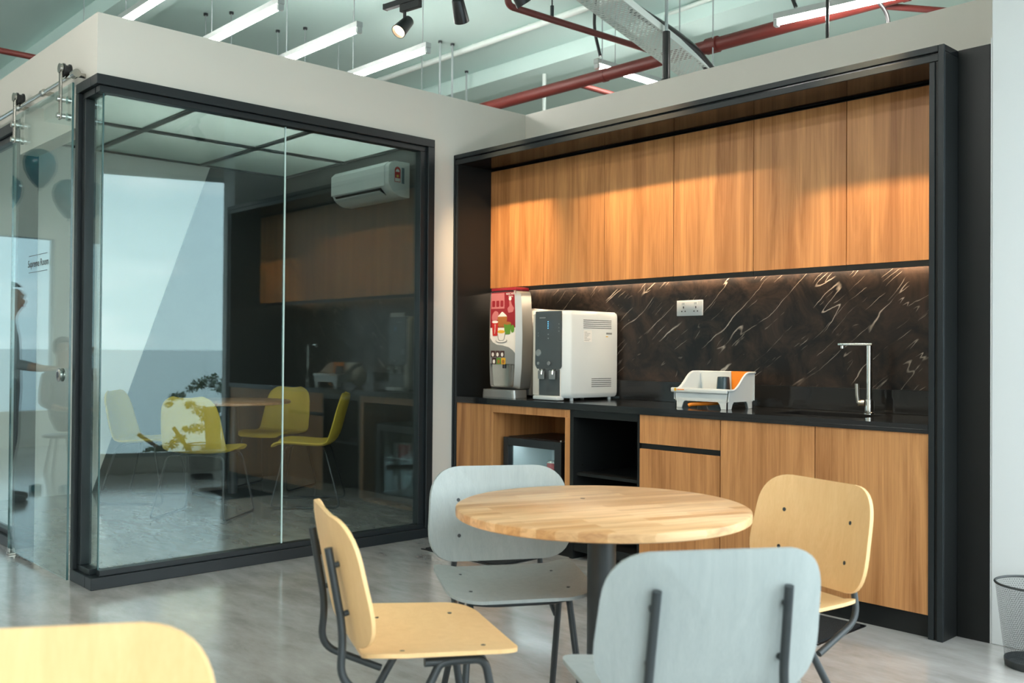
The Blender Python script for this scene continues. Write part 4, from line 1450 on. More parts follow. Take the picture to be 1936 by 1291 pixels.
pipe('short_branch_pipe', [(-5.75, 6.132, 3.60), (-5.75, 6.9, 3.60)], 0.024, 'red_pipe', 'short red branch pipe below the tube light')
lp = pipe('left_sprinkler_pipe', [(-8.30, -3.1, 3.60), (-8.30, 5.99, 3.60)], 0.024, 'red_pipe', 'red pipe crossing the upper left corner')
for y in (0.6, 2.8, 5.9):
    bm = bmesh.new()
    cyl(bm, (0, y, 0.024), (0, y, CEIL - 3.6 - 0.0005), 0.004, seg=8)
    part('hanging_rod', bm, 'galv', lp, True)
pipe('angled_sprinkler_pipe', [(-2.98, 6.175, 3.58), (-2.58, 6.80, 3.58)], 0.022, 'red_pipe', 'short red pipe slanting away at the upper right')
wp = pipe('white_conduit', [(-11.0, 6.15, 4.262), (-3.6, 6.15, 4.262)], 0.030, 'white_pipe', 'wide white conduit fixed along the ceiling')
for k in range(9):
    bm = bmesh.new()
    cyl(bm, (0.6 + k * 0.8, 0, 0.0), (0.6 + k * 0.8, 0, 0.037), 0.012, seg=10)
    part('saddle', bm, 'white_pipe', wp, True)
wq = pipe('drop_conduit', [(-7.05, 7.0, 3.0), (-7.05, 7.0, 4.27), (-4.2, 6.70, 4.27)], 0.020, 'white_pipe', 'thin white conduit bending down behind the wall', bend=0.14)
bm = bmesh.new()
box(bm, -0.06, 0.06, -0.03, 0.03, -3.0, 0.0)
part('cable_duct', bm, 'white_pipe', wq)
# perforated cable tray
ct_ = thing('cable_tray', 'white perforated cable tray slanting down over the kitchen wall', 'cable tray', (-4.16, 4.30, 3.62))
L_T, W_T = 2.05, 0.27
dirT = Vector((-0.26, 1.80, -0.24)).normalized()
sideT = Vector((0.98, 0.14, 0)).normalized()
upT = sideT.cross(dirT)
def tp_(u, v, w):
    return sideT * u + dirT * v + upT * w
bm = bmesh.new()
nr, ncol = 7, 84
px_, py_ = W_T / nr, L_T / ncol
def quad_(u0, u1, v0, v1):
    bm.faces.new([bm.verts.new(tp_(a, b, 0)) for a, b in ((u0, v0), (u1, v0), (u1, v1), (u0, v1))])
for c in range(ncol):
    v0, v1 = c * py_, (c + 1) * py_
    h0, h1 = v0 + py_ * 0.25, v0 + py_ * 0.75
    quad_(-W_T / 2, W_T / 2, v0, h0)
    quad_(-W_T / 2, W_T / 2, h1, v1)
    u = -W_T / 2
    for r in range(nr + 1):
        a = -W_T / 2 + (r + (0.15 if c % 2 else 0.65)) * px_
        b = a + 0.62 * px_
        if b > W_T / 2 - 0.006:
            break
        quad_(u, a, h0, h1)
        u = b
    quad_(u, W_T / 2, h0, h1)
bmesh.ops.remove_doubles(bm, verts=bm.verts[:], dist=1e-5)
bmesh.ops.solidify(bm, geom=bm.faces[:], thickness=0.002)
part('perforated_base', bm, 'tray', ct_)
for s in (-1, 1):
    bm = bmesh.new()
    prism(bm, [(s * W_T / 2, 0.0), (s * (W_T / 2 + 0.003), 0.0), (s * (W_T / 2 + 0.003), 0.05), (s * (W_T / 2 - 0.012), 0.05), (s * (W_T / 2 - 0.012), 0.047), (s * W_T / 2, 0.047)], lambda u, v, d: tp_(u, d, v), 0.0, L_T)
    part('side_flange', bm, 'tray', ct_)
for v in (0.25, 1.75):
    for s in (-1, 1):
        q = tp_(s * (W_T / 2 + 0.008), v, 0)
        bm = bmesh.new()
        cyl(bm, q, (q.x, q.y, CEIL - 3.62 - 0.0005), 0.005, seg=8)
        part('hanging_rod', bm, 'galv', ct_, True)
hs = pipe('insulated_hose', [(-4.17, 4.98, 3.575), (-4.195, 5.15, 3.565), (-4.225, 5.47, 3.54), (-4.255, 5.78, 3.49), (-4.30, 6.02, 3.42), (-4.32, 6.30, 3.32), (-4.32, 6.55, 3.1), (-4.32, 6.6, 2.2)], 0.038, 'black_plastic', 'black insulated hose lying along the cable tray', 'hose', bend=0.14)
bk = thing('pendant_pipe', 'black vertical pipe with flared collar hanging beside the cable tray', 'pipe', (-4.134, 5.30, 3.12))
bm = bmesh.new()
cyl(bm, (0, 0, 0.03), (0, 0, 0.36), 0.027, seg=20)
part('run', bm, 'black_plastic', bk, True)
bm = bmesh.new()
cyl(bm, (0, 0, 0.0), (0, 0, 0.03), 0.06, 0.030, seg=24)
part('collar', bm, 'black_plastic', bk, True)
bm = bmesh.new()
cyl(bm, (0, 0, 0.36), (0, 0, CEIL - 3.12 - 0.0005), 0.012, seg=12)
part('hanging_rod', bm, 'galv', bk, True)
pipe('black_cable', [(-2.98, 5.43, CEIL - 0.002), (-2.99, 5.43, 3.3), (-2.98, 5.44, 2.3)], 0.011, 'black_plastic', 'straight black cable hanging in front of the upper right tube light', 'cable', 10)
pipe('looped_cable', [(-5.43, 6.0, CEIL - 0.002), (-5.47, 6.02, 4.0), (-5.42, 6.05, 3.757)], 0.014, 'black_plastic', 'short black cable feeding the crossing tube light', 'cable', 10, 0.1)
pipe('curved_cable', [(-3.52, 5.74, CEIL - 0.002), (-3.52, 5.74, 4.0), (-3.46, 5.74, 3.75), (-3.40, 5.757, 3.577)], 0.013, 'black_plastic', 'curved black cable feeding the long tube light', 'cable', 10, 0.1)
pipe('bent_cable', [(-2.97, 5.838, 3.54), (-2.92, 5.93, 3.55), (-2.87, 5.99, 3.45), (-2.86, 6.0, 2.3)], 0.013, 'black_plastic', 'bent black cable at the far upper right', 'cable', 10, 0.1)
# threaded hanger rods holding the meeting room ceiling
for k, (x, y, lb) in enumerate(((-8.42, 3.15, 'thin rod with dark anchor above the wall corner'), (-8.25, 3.85, 'thin rod with dark anchor behind the second tube light'),
                                (-8.05, 4.00, 'thin rod with dark anchor right beside the second tube light'), (-8.2, 4.55, 'thin rod with dark anchor left of the third tube light'),
                                (-7.95, 4.70, 'thin rod with dark anchor under the third tube light'), (-8.0, 5.10, 'thin rod with dark anchor beyond the third tube light'),
                                (-7.36, 5.86, 'left one of the two pale blue hanging rods'), (-7.34, 6.0, 'right one of the two pale blue hanging rods'),
                                (-7.95, 6.70, 'thin rod with dark anchor right of the pale blue rods'))):
    t = thing('hanger_rod', lb, 'rod', (x, y, 0), group='ceiling hanger rods')
    bm = bmesh.new()
    low = 2.9945 if y < 4.99 else 2.3
    cyl(bm, (0, 0, 2.99 if y < 4.8 else 2.3), (0, 0, CEIL - 0.02), 0.005 if 'blue' not in lb else 0.010, seg=8)
    part('rod', bm, 'galv', t, True)
    bm = bmesh.new()
    cyl(bm, (0, 0, CEIL - 0.02), (0, 0, CEIL - 0.0005), 0.02, seg=12)
    part('anchor', bm, 'steel_tube', t, True)

# ------------------------------------------------------------------ air conditioner
ac = thing('air_conditioner', 'white split air conditioner on the charcoal wall behind the glass', 'air conditioner', (-6.93, WY - 0.016, 2.535))
AW = 0.435
prof = round_poly([(0.0, 0.0), (-0.10, 0.0), (-0.17, 0.035), (-0.215, 0.10), (-0.215, 0.255), (-0.17, 0.295), (0.0, 0.295)], [0.002, 0.03, 0.03, 0.02, 0.05, 0.05, 0.002], 5)
bm = bmesh.new()
prism(bm, prof, lambda u, v, d: (d, u, v), -AW, AW)
part('body', bm, 'white_plastic', ac, True)
bm = bmesh.new()
prism(bm, round_poly([(-0.2155, 0.085), (-0.222, 0.085), (-0.222, 0.255), (-0.180, 0.293), (-0.172, 0.293), (-0.2155, 0.252)], 0.004, 3), lambda u, v, d: (d, u, v), -AW + 0.004, AW - 0.055)
part('front_panel', bm, 'white_plastic', ac, True)
sl = [(-0.135, 0.012), (-0.212, 0.082)]
def slot(name, t0, t1, x0, x1, off, m):
    a = Vector(sl[0]); b = Vector(sl[1])
    n = Vector((-(b - a).y, (b - a).x)).normalized()
    if n.x > 0: n = -n
    n = Vector((-0.68, -0.73))
    bm = bmesh.new()
    p, q = a.lerp(b, t0), a.lerp(b, t1)
    prism(bm, [p + n * off, q + n * off, q + n * (off + 0.004), p + n * (off + 0.004)], lambda u, v, d: (d, u, v), x0, x1)
    part(name, bm, m, ac)
slot('air_outlet', 0.20, 0.95, -AW + 0.05, AW - 0.12, 0.004, 'black_plastic')
bm = bmesh.new()
prism(bm, [(-0.165, 0.015), (-0.222, 0.044), (-0.226, 0.050), (-0.166, 0.023)], lambda u, v, d: (d, u, v), -AW + 0.055, AW - 0.11)
part('louver', bm, 'white_plastic', ac)
XS = AW + 0.0004
def side(name, pts, m, par, off=0.0):
    b = bmesh.new()
    prism(b, pts, lambda u, v, d: (d, u, v), XS + off, XS + off + 0.0006)
    return part(name, b, m, par)
arch = [(-0.155, 0.12), (-0.095, 0.12), (-0.095, 0.215)] + [(-0.125 + 0.03 * math.cos(math.pi * k / 10), 0.215 + 0.034 * math.sin(math.pi * k / 10)) for k in range(1, 10)] + [(-0.155, 0.215)]
el = side('energy_label', arch, 'red_print', ac)
side('label_dial', [(-0.125 + 0.019 * math.cos(math.pi * k / 10), 0.205 + 0.024 * math.sin(math.pi * k / 10)) for k in range(11)], 'white_print', el, 0.0008)
side('label_field', [(-0.150, 0.125), (-0.100, 0.125), (-0.100, 0.152), (-0.150, 0.152)], 'white_print', el, 0.0008)
side('label_star', disc(-0.125, 0.170, 0.011, 0.012, 12), 'yellow_print', el, 0.0008)
side('rating_sticker', [(-0.082, 0.112), (-0.055, 0.112), (-0.055, 0.245), (-0.082, 0.245)], 'blue_print', ac)

# ------------------------------------------------------------------ dining chairs
def facing(fx, fy):
    return math.atan2(fy, fx) - math.pi / 2


def seat_fn(u, v):
    x, y = u, v
    z = 0.452 + 0.50 * x * x * (1.0 - 0.35 * (y / 0.21)) - 0.010 + 0.04 * max(0.0, -y - 0.10) - 0.28 * max(0.0, y - 0.10) ** 2
    return (x, y, z), (0, 0, 1)


def back_fn(u, v):
    # u across, v height
    y = -0.232 - 0.20 * (v - 0.49) + 0.80 * u * u
    n = Vector((-1.6 * u, 1.0, 0.20)).normalized()
    return (u, y, v), n


def make_chair(m, name_label):
    t = thing('dining_chair', name_label, 'chair', (0, 0, 0), 0, 'plywood dining chairs')
    so_ = round_poly([(-0.255, -0.205), (0.255, -0.205), (0.245, 0.215), (-0.245, 0.215)], [0.09, 0.09, 0.10, 0.10], 8)
    part('seat', shell(bmesh.new(), so_, seat_fn, 0.015, 7), m, t, True)
    bo = round_poly([(-0.270, 0.485), (0.270, 0.485), (0.248, 0.82), (-0.248, 0.82)], [0.13, 0.13, 0.11, 0.11], 9)
    part('backrest', shell(bmesh.new(), bo, back_fn, 0.0155, 7), m, t, True)
    for s in (-1, 1):
        bx = 0.150
        yb = lambda z: back_fn(bx, z)[0][1] - 0.026
        bm = bmesh.new()
        tube(bm, smooth_path([(s * bx, yb(0.74), 0.74), (s * (bx + 0.006), yb(0.52) - 0.004, 0.52), (s * 0.168, -0.262, 0.40), (s * 0.178, -0.085, 0.315)], 0.06, 7), 0.0105, 12)
        part('back_support', bm, 'steel_tube', t, True)
        bm = bmesh.new()
        tube(bm, smooth_path([(s * 0.205, -0.235, 0.0), (s * 0.168, 0.0, 0.425), (s * 0.166, 0.03, 0.428)], 0.02), 0.0115, 12)
        part('rear_leg', bm, 'steel_tube', t, True)
        bm = bmesh.new()
        tube(bm, smooth_path([(s * 0.205, 0.200, 0.0), (s * 0.166, 0.125, 0.425), (s * 0.165, -0.04, 0.430)], 0.03), 0.0115, 12)
        part('front_leg', bm, 'steel_tube', t, True)
        for z in (0.70, 0.575):
            p, n = back_fn(s * bx, z)
            n = Vector(n)
            p = Vector(p)
            bm = bmesh.new()
            cyl(bm, p + n * 0.0066, p + n * 0.0085, 0.0068, seg=12)
            cyl(bm, p - n * 0.0066, p - n * 0.020, 0.0075, seg=12)
            part('screw', bm, 'steel_tube', t, True)
        for y in (-0.10, 0.12):
            p, n = seat_fn(s * 0.165, y)
            bm = bmesh.new()
            cyl(bm, Vector(p) + Vector((0, 0, 0.0066)), Vector(p) + Vector((0, 0, 0.0085)), 0.0065, seg=12)
            part('screw', bm, 'steel_tube', t, True)
    bm = bmesh.new()
    tube(bm, smooth_path([(-0.166, 0.118, 0.424), (-0.10, 0.13, 0.418), (0.10, 0.13, 0.418), (0.166, 0.118, 0.424)], 0.05), 0.0105, 10)
    part('cross_bar', bm, 'steel_tube', t, True)
    return t


ch = make_chair('yellow', 'yellow plywood dining chair at the left of the round table, side view')
ch.location = (-2.115, 1.644, 0)
ch.rotation_euler = (0, 0, facing(0.40, 0.92))
copy_thing(ch, (-1.712, 2.685, 0), facing(-0.27, -0.963), 'yellow plywood dining chair between round table and oak base cabinets')
copy_thing(ch, (-1.30, 0.326, 0), facing(0.853, -0.522), 'yellow chair back blurred in the lower left foreground')
chg = make_chair('grey', 'grey plywood dining chair facing the viewer behind the round table')
chg.location = (-2.390, 2.236, 0)
chg.rotation_euler = (0, 0, facing(0.86, -0.51))
copy_thing(chg, (-1.43, 1.88, 0), facing(-0.847, 0.529), 'grey plywood dining chair seen from behind, nearest in the middle')

# ------------------------------------------------------------------ round table
tb = thing('round_table', 'round light wood table on a black pedestal', 'table', (-2.05, 2.31, 0))
bm = bmesh.new()
lathe(bm, [(0.462, 0.7195), (0.469, 0.723), (0.470, 0.735), (0.469, 0.747), (0.462, 0.7505)], 96)
part('top', bm, 'table', tb, True)
bm = bmesh.new()
cyl(bm, (0, 0, 0.021), (0, 0, 0.711), 0.046, seg=32)
part('pedestal', bm, 'steel_tube', tb, True)
bm = bmesh.new()
cyl(bm, (0, 0, 0.7115), (0, 0, 0.719), 0.16, seg=32)
part('mounting_plate', bm, 'steel_tube', tb, True)
for k in range(4):
    a = math.radians(52 + 90 * k)
    bm = box(bmesh.new(), 0.03, 0.34, -0.022, 0.022, 0.0, 0.030, 0.006)
    bm.transform(Matrix.Rotation(a, 4, 'Z'))
    part('foot', bm, 'steel_tube', tb)
bm = bmesh.new()
cyl(bm, (0, 0, 0.0), (0, 0, 0.0205), 0.046, seg=32)
part('pedestal_cap', bm, 'steel_tube', tb, True)
bm = bmesh.new()
cyl(bm, (-0.14, 0.06, 0.7506), (-0.14, 0.06, 0.7512), 0.008, seg=12)
part('plug', bm, 'dark_print', tb)

# ------------------------------------------------------------------ waste bin
wb = thing('waste_bin', 'black wire mesh waste bin beside the white pier', 'bin', (-1.375, 4.14, 0.0))
bm = bmesh.new()
nseg, nrow, r0, r1, hb = 84, 36, 0.105, 0.140, 0.325
rws = []
for k in range(nrow + 1):
    f = k / nrow
    rws.append([bm.verts.new(((r0 + (r1 - r0) * f) * math.cos(2 * math.pi * (i + 0.5 * k) / nseg), (r0 + (r1 - r0) * f) * math.sin(2 * math.pi * (i + 0.5 * k) / nseg), 0.03 + (hb - 0.03) * f)) for i in range(nseg)])
for a, b in zip(rws, rws[1:]):
    for i in range(nseg):
        bm.faces.new((a[i], a[(i + 1) % nseg], b[i]))
        bm.faces.new((a[(i + 1) % nseg], b[(i + 1) % nseg], b[i]))
bmesh.ops.wireframe(bm, faces=bm.faces[:], thickness=0.0014, use_replace=True, use_even_offset=False)
part('mesh_wall', bm, 'wire', wb)
bm = bmesh.new()
tube(bm, [(r1 * math.cos(2 * math.pi * i / 48), r1 * math.sin(2 * math.pi * i / 48), hb + 0.004) for i in range(48)], 0.005, 8, closed=True)
part('rim', bm, 'wire', wb, True)
bm = bmesh.new()
lathe(bm, [(0.100, 0.0005), (0.1045, 0.001), (0.1085, 0.0295), (0.1065, 0.0295), (0.1025, 0.004), (0.02, 0.004)], 48)
part('base', bm, 'wire', wb, True)

# ------------------------------------------------------------------ floor mats
def floor_mat(cx, cy, w, d, rz, label):
    t = thing('floor_mat', label, 'mat', (cx, cy, 0), rz, 'black floor mats along the kitchen')
    bm = bmesh.new()
    prism(bm, round_poly([(-w / 2, -d / 2), (w / 2, -d / 2), (w / 2, d / 2), (-w / 2, d / 2)], 0.02, 3), lambda u, v, z: (u, v, z), 0.0003, 0.010)
    part('pile', bm, 'mat', t)
    bm = bmesh.new()
    box(bm, -w / 2 - 0.015, w / 2 + 0.015, -d / 2 - 0.015, d / 2 + 0.015, 0.0, 0.0002)
    box(bm, -w / 2 - 0.015, w / 2 + 0.015, -d / 2 - 0.015, -d / 2 - 0.001, 0.0003, 0.006)
    box(bm, -w / 2 - 0.015, w / 2 + 0.015, d / 2 + 0.001, d / 2 + 0.015, 0.0003, 0.006)
    part('rubber_edge', bm, 'black_plastic', t)


floor_mat(-4.44, 3.93, 0.66, 0.44, 0.03, 'black floor mat in front of the fridge cabinet')
floor_mat(-2.45, 3.96, 0.68, 0.40, 0.0, 'black floor mat in front of the sink cabinets')

# ------------------------------------------------------------------ meeting room furniture
SC = 1.10
def make_shell_chair(label):
    t = thing('shell_chair', label, 'chair', (0, 0, 0), 0, 'mustard upholstered chairs in the meeting room')
    # continuous seat-and-back shell: centre line in (y, z) with half width
    line = [(0.245, 0.425, 0.17), (0.235, 0.448, 0.205), (0.17, 0.462, 0.225), (0.05, 0.452, 0.232), (-0.08, 0.440, 0.232), (-0.155, 0.450, 0.230), (-0.195, 0.490, 0.226), (-0.222, 0.56, 0.222), (-0.245, 0.66, 0.212), (-0.268, 0.74, 0.198), (-0.282, 0.79, 0.165), (-0.288, 0.815, 0.10)]
    nx = 14
    th_ = 0.026
    bm = bmesh.new()
    top, bot = [], []
    for k, (y, z, hw) in enumerate(line):
        a = Vector(line[max(k - 1, 0)][:2])
        b = Vector(line[min(k + 1, len(line) - 1)][:2])
        d = (b - a).normalized()
        nrm = Vector((d.y, -d.x))          # towards the sitter
        if nrm.dot(Vector((0.4, 0.6))) < 0:
            nrm = -nrm
        rt, rb = [], []
        for i in range(nx + 1):
            s = -1 + 2 * i / nx
            cup = 0.045 * s * s * (1.0 if k > 5 else 0.35)
            ed = 0.35 if (i in (0, nx) or k in (0, len(line) - 1)) else 1.0
            p = Vector((y, z)) + nrm * cup
            q0, q1 = p + nrm * (th_ / 2 * ed), p - nrm * (th_ / 2 * ed)
            rt.append(bm.verts.new((s * hw, q0.x, q0.y)))
            rb.append(bm.verts.new((s * hw, q1.x, q1.y)))
        top.append(rt)
        bot.append(rb)
    for L_ in (top, bot):
        for a, b in zip(L_, L_[1:]):
            for i in range(nx):
                bm.faces.new((a[i], a[i + 1], b[i + 1], b[i]))
    for k in range(len(line) - 1):
        for i in (0, nx):
            bm.faces.new((top[k][i], top[k + 1][i], bot[k + 1][i], bot[k][i]))
    for k in (0, len(line) - 1):
        for i in range(nx):
            bm.faces.new((top[k][i], top[k][i + 1], bot[k][i + 1], bot[k][i]))
    bmesh.ops.recalc_face_normals(bm, faces=bm.faces[:])
    bm.transform(Matrix.Scale(SC, 4))
    o = part('shell', bm, 'upholstery', t, True)
    md = o.modifiers.new('smooth', 'SUBSURF')
    md.levels = md.render_levels = 1
    for s in (-1, 1):
        bm = bmesh.new()
        tube(bm, smooth_path([(s * 0.10, 0.13, 0.432), (s * 0.20, 0.15, 0.425), (s * 0.255, 0.245, 0.010), (s * 0.255, -0.245, 0.010), (s * 0.20, -0.13, 0.415), (s * 0.10, -0.11, 0.422)], 0.045, 6), 0.0075, 8)
        bm.transform(Matrix.Scale(SC, 4))
        part('sled_leg', bm, 'wire', t, True)
    bm = bmesh.new()
    for y, z in ((0.13, 0.432), (-0.11, 0.422)):
        cyl(bm, (-0.11, y, z), (0.11, y, z), 0.0075, seg=8)
    bm.transform(Matrix.Scale(SC, 4))
    part('under_frame', bm, 'wire', t, True)
    return t


sc_ = make_shell_chair('mustard shell chair seen from behind, centre of the glass front')
sc_.location = (-6.80, 3.20, 0)
sc_.rotation_euler = (0, 0, facing(-0.62, 0.78))
copy_thing(sc_, (-6.80, 4.10, 0), facing(-0.61, -0.79), 'mustard shell chair facing left, right of the meeting table')
copy_thing(sc_, (-7.84, 4.36, 0), facing(0.50, -0.86), 'mustard shell chair facing the viewer behind the meeting table')
copy_thing(sc_, (-7.83, 3.18, 0), facing(0.72, 0.69), 'pale looking mustard shell chair at the far left, facing right')
mt = thing('meeting_table', 'round wooden table on a black column inside the glass room', 'table', (-7.66, 3.86, 0))
bm = bmesh.new()
lathe(bm, [(0.47, 0.782), (0.482, 0.787), (0.482, 0.803), (0.474, 0.808)], 72)
part('top', bm, 'inner_table', mt, True)
bm = bmesh.new()
cyl(bm, (0, 0, 0.013), (0, 0, 0.774), 0.045, seg=28)
part('column', bm, 'steel_tube', mt, True)
bm = bmesh.new()
box(bm, -0.25, 0.25, -0.25, 0.25, 0.0, 0.012, 0.003)
part('base_plate', bm, 'steel_tube', mt)
bm = bmesh.new()
cyl(bm, (0, 0, 0.7745), (0, 0, 0.7815), 0.15, seg=28)
part('mounting_plate', bm, 'steel_tube', mt, True)

# ------------------------------------------------------------------ tree outside the window
tree = thing('tree', 'leafy green tree outside the window, mirrored in the glass', 'tree', (3.05, 6.35, -13.9))
rnd = random.Random(11)
bm = bmesh.new()
tube(bm, [(0.6, 0.5, 0.0), (0.5, 0.45, 6), (0.25, 0.3, 11), (0.05, 0.1, 13.0), (0.0, 0.0, 14.3)], 0.11, 10)
for (dx, dy, dz) in ((0.7, -0.8, 13.9), (-0.3, 0.5, 14.5), (0.4, -0.4, 14.0), (0.2, 0.6, 14.1)):
    tube(bm, [(0.05, 0.1, 12.8), (dx * 0.5, dy * 0.5, (12.8 + dz) / 2 + 0.2), (dx, dy, dz)], 0.03, 6)
part('trunk', bm, 'bark', tree, True)
bm = bmesh.new()
clumps = []
for (px, py, rp) in ((372, 728, 15), (392, 722, 17), (412, 728, 18), (358, 735, 9), (405, 712, 8), (342, 748, 11), (326, 752, 10), (318, 764, 8), (360, 765, 12), (378, 776, 14), (385, 790, 8),
                     (412, 772, 9), (418, 790, 8), (395, 806, 15), (372, 810, 14), (352, 812, 10), (415, 808, 14), (340, 828, 12), (325, 840, 12), (308, 848, 11), (296, 852, 8), (283, 850, 8), (274, 856, 6), (355, 845, 10), (435, 740, 22), (438, 790, 24), (395, 850, 16), (425, 840, 18)):
    t_ = (390 - px) / 100.0        # direction read off the mirrored view, distance set by the tree's place
    clumps.append((3.073 + 0.53 * t_ - 3.05, 6.273 - 0.55 * t_ - 6.35, 0.864 - (py - 710) * 0.00778 + 13.9, rp * 0.0078))
for (cx_, cy_, cz_, r) in clumps:
    for k in range(int(6500 * r * r) + 25):
        v = Vector((rnd.gauss(0, 1), rnd.gauss(0, 1), rnd.gauss(0, 1)))
        v = v.normalized() * r * (rnd.random() ** 0.4)
        c = Vector((cx_, cy_, cz_)) + Vector((v.x, v.y, v.z * 0.75))
        d1_ = Vector((rnd.gauss(0, 1), rnd.gauss(0, 1), rnd.gauss(0, 1))).normalized()
        d2_ = d1_.cross(Vector((rnd.gauss(0, 1), rnd.gauss(0, 1), rnd.gauss(0, 1)))).normalized()
        l, w = rnd.uniform(0.022, 0.036), rnd.uniform(0.009, 0.014)
        q = [bm.verts.new(c + d1_ * l), bm.verts.new(c + d2_ * w), bm.verts.new(c - d1_ * l), bm.verts.new(c - d2_ * w)]
        bm.faces.new(q)
fo = part('foliage', bm, 'leaf', tree, kind='stuff')


# ------------------------------------------------------------------ the office behind the camera: seen only mirrored in the sliding door
def skin_mesh(name, verts, edges, root=0, sub=2):
    me = bpy.data.meshes.new(name)
    me.from_pydata([v[:3] for v in verts], edges, [])
    o = bpy.data.objects.new(name, me)
    COL.objects.link(o)
    sk_ = o.modifiers.new('skin', 'SKIN')
    sk_.use_smooth_shade = True
    for k, v in enumerate(verts):
        d = me.skin_vertices[0].data[k]
        r = v[3]
        d.radius = r if isinstance(r, tuple) else (r, r)
        d.use_root = (k == root)
    ss = o.modifiers.new('sub', 'SUBSURF')
    ss.levels = ss.render_levels = sub
    bpy.context.view_layer.update()
    dg = bpy.context.evaluated_depsgraph_get()
    out = bpy.data.meshes.new_from_object(o.evaluated_get(dg))
    bpy.data.objects.remove(o)
    return out


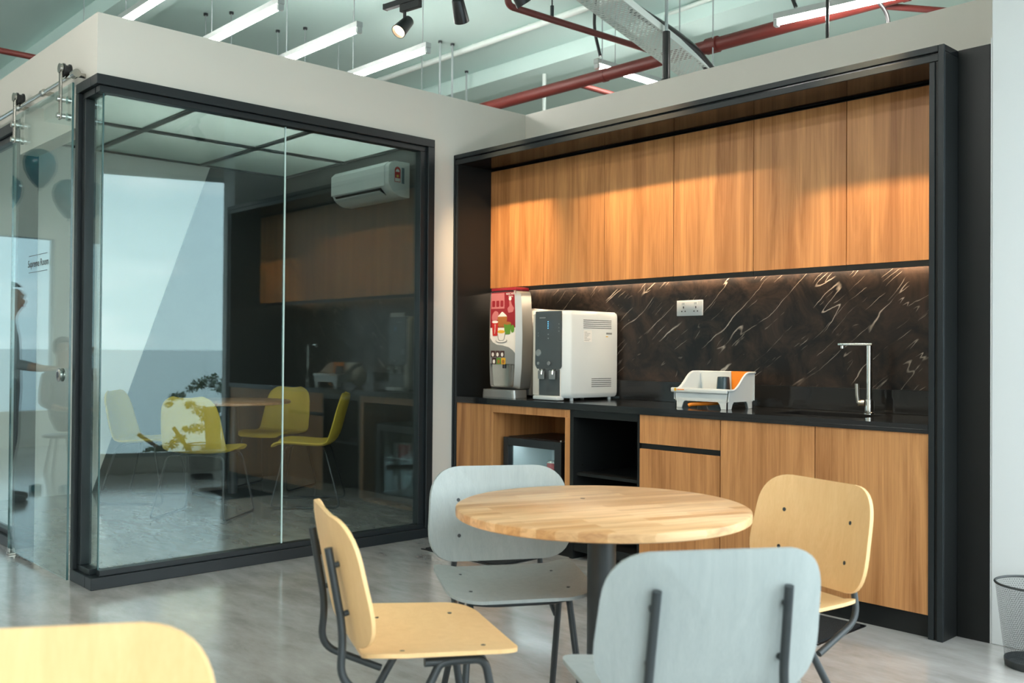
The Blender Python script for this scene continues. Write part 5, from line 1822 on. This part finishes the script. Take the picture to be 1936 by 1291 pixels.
def person(loc, rz, label, seated, shirt):
    V, E_ = [], []
    def add(p, r, parent=None):
        V.append((p[0], p[1], p[2], r))
        if parent is not None:
            E_.append((parent, len(V) - 1))
        return len(V) - 1
    hz = 0.52 if seated else 0.94                 # hip height; the figure faces +y
    pel = add((0, 0, hz), (0.155, 0.115))
    wai = add((0, 0.0, hz + 0.17), (0.135, 0.10), pel)
    che = add((0, 0.0, hz + 0.38), (0.165, 0.115), wai)
    nk0 = add((0, -0.01, hz + 0.52), (0.075, 0.07), che)
    nk1 = add((0, 0.005, hz + 0.585), 0.052, nk0)
    hd0 = add((0, 0.025, hz + 0.655), (0.068, 0.082), nk1)
    hd1 = add((0, 0.02, hz + 0.735), (0.076, 0.094), hd0)
    add((0, 0.015, hz + 0.795), (0.055, 0.07), hd1)
    add((0, 0.125, hz + 0.695), 0.013, hd0)       # nose
    for s in (-1, 1):
        add((s * 0.085, 0.01, hz + 0.70), 0.014, hd0)    # ear
        if seated:
            kn = add((s * 0.12, 0.42, hz + 0.01), 0.062, add((s * 0.10, 0.10, hz - 0.01), 0.088, pel))
            an = add((s * 0.12, 0.40, 0.09), 0.042, add((s * 0.12, 0.43, 0.30), 0.055, kn))
        else:
            kn = add((s * 0.095, 0.02, 0.50), 0.060, add((s * 0.095, 0.0, hz - 0.12), 0.088, pel))
            an = add((s * 0.10, -0.01, 0.09), 0.040, add((s * 0.10, -0.01, 0.33), 0.056, kn))
        ay = V[an][1]
        hl = add((s * 0.10 if not seated else s * 0.12, ay + 0.05, 0.045), 0.042, an)
        add((V[hl][0] + s * 0.015, ay + 0.17, 0.033), 0.032, hl)
        sh = add((s * 0.185, 0.0, hz + 0.455), 0.060, che)
        el = add((s * 0.235, 0.02, hz + 0.19), 0.045, sh)
        wr = add((s * 0.20, 0.24, hz + 0.14), 0.029, el)
        pa = add((s * 0.185, 0.31, hz + 0.145), (0.036, 0.020), wr)
        for f in range(4):
            ox = (f - 1.5) * 0.019
            L_ = (0.062, 0.072, 0.068, 0.052)[f]
            b0 = add((s * 0.182 + ox, 0.345, hz + 0.146), 0.0095, pa)
            b1 = add((s * 0.181 + ox, 0.345 + L_ * 0.55, hz + 0.138), 0.0085, b0)
            add((s * 0.180 + ox, 0.345 + L_ * 0.85, hz + 0.115), 0.0075, b1)
        t0 = add((s * 0.148, 0.295, hz + 0.14), 0.011, wr)
        add((s * 0.130, 0.335, hz + 0.128), 0.009, t0)
    t = thing('person', label, 'person', loc, rz)
    me = skin_mesh('body', V, E_)
    for k in ('skin', shirt, 'trousers', 'shoe'):
        me.materials.append(MT[k])
    for p in me.polygons:
        c = p.center
        if c.z < 0.085:
            p.material_index = 3
        elif c.z > hz + 0.535:
            p.material_index = 0
        elif c.y > 0.16 and c.z > hz + 0.09 and abs(c.x) > 0.12:
            p.material_index = 0
        elif c.z > hz + 0.05 and not (seated and c.y > 0.15):
            p.material_index = 1
        else:
            p.material_index = 2
        p.use_smooth = True
    zmin = min(v.co.z for v in me.vertices)
    for v in me.vertices:
        v.co.z -= zmin - 0.001
    o = bpy.data.objects.new('body', me)
    COL.objects.link(o)
    o.parent = t
    dz = -zmin + 0.001
    bm = bmesh.new()
    bmesh.ops.create_uvsphere(bm, u_segments=24, v_segments=16, radius=1.0)
    for v in list(bm.verts):
        v.co = Vector((v.co.x * 0.093, v.co.y * 0.112, v.co.z * 0.105))
    kill = [v for v in bm.verts if v.co.y > 0.035 and v.co.z < 0.055]
    bmesh.ops.delete(bm, geom=kill, context='VERTS')
    bm.transform(Matrix.Translation((0, 0.0, hz + 0.745 + dz)))
    part('hair', bm, 'hair', t, True)
    for s in (-1, 1):
        bm = bmesh.new()
        bmesh.ops.create_uvsphere(bm, u_segments=10, v_segments=8, radius=0.011)
        bm.transform(Matrix.Translation((s * 0.032, 0.098, hz + 0.725 + dz)))
        part('eye', bm, 'white_print', t, True)
    bm = bmesh.new()
    box(bm, -0.024, 0.024, 0.095, 0.112, hz + 0.645 + dz, hz + 0.654 + dz, 0.003)
    part('mouth', bm, 'red_print', t, True)
    return t


person((-8.42, 1.18, 0), math.radians(200), 'person in a grey shirt standing outside the far glass panel', False, 'shirt_grey')
st_ = thing('stool', 'low black stool under the seated person', 'stool', (-10.0, 0.25, 0))
bm = bmesh.new()
lathe(bm, [(0.17, 0.365), (0.18, 0.37), (0.18, 0.388), (0.17, 0.393)], 32)
part('seat', bm, 'black_plastic', st_, True)
for k in range(4):
    a = math.pi / 4 + k * math.pi / 2
    bm = bmesh.new()
    cyl(bm, (0.17 * math.cos(a), 0.17 * math.sin(a), 0), (0.10 * math.cos(a), 0.10 * math.sin(a), 0.3645), 0.012, seg=10)
    part('leg', bm, 'steel_tube', st_, True)
person((-10.0, 0.25, 0), math.radians(250), 'person in a dark top sitting on the low stool', True, 'shirt_dark')
for k, (x, y, z, lb) in enumerate(((-8.95, 0.80, 2.82, 'dark teal balloon mirrored in the door, highest of four'), (-9.15, 1.02, 2.60, 'dark teal balloon mirrored in the door, leftmost of four'),
                                   (-8.75, 0.62, 2.55, 'dark teal balloon mirrored in the door, lowest of four'), (-8.60, 0.40, 2.72, 'dark teal balloon mirrored in the door, rightmost of four'))):
    t = thing('balloon', lb, 'balloon', (x, y, 0), group='teal balloons')
    bm = bmesh.new()
    lathe(bm, [(0.004, -0.175), (0.03, -0.165), (0.085, -0.10), (0.125, -0.02), (0.135, 0.05), (0.12, 0.11), (0.075, 0.155), (0.02, 0.172)], 28, (0, 0, z))
    part('envelope', bm, 'balloon', t, True)
    bm = bmesh.new()
    cyl(bm, (0, 0, z - 0.195), (0, 0, z - 0.1755), 0.012, 0.004, seg=10)
    part('knot', bm, 'balloon', t, True)
    bm = bmesh.new()
    cyl(bm, (0, 0, 0.06), (0, 0, z - 0.1955), 0.0015, seg=6)
    part('ribbon', bm, 'ribbon', t)
    bm = bmesh.new()
    lathe(bm, [(0.05, 0.0), (0.05, 0.05), (0.02, 0.06)], 16)
    part('weight', bm, 'balloon', t, True)
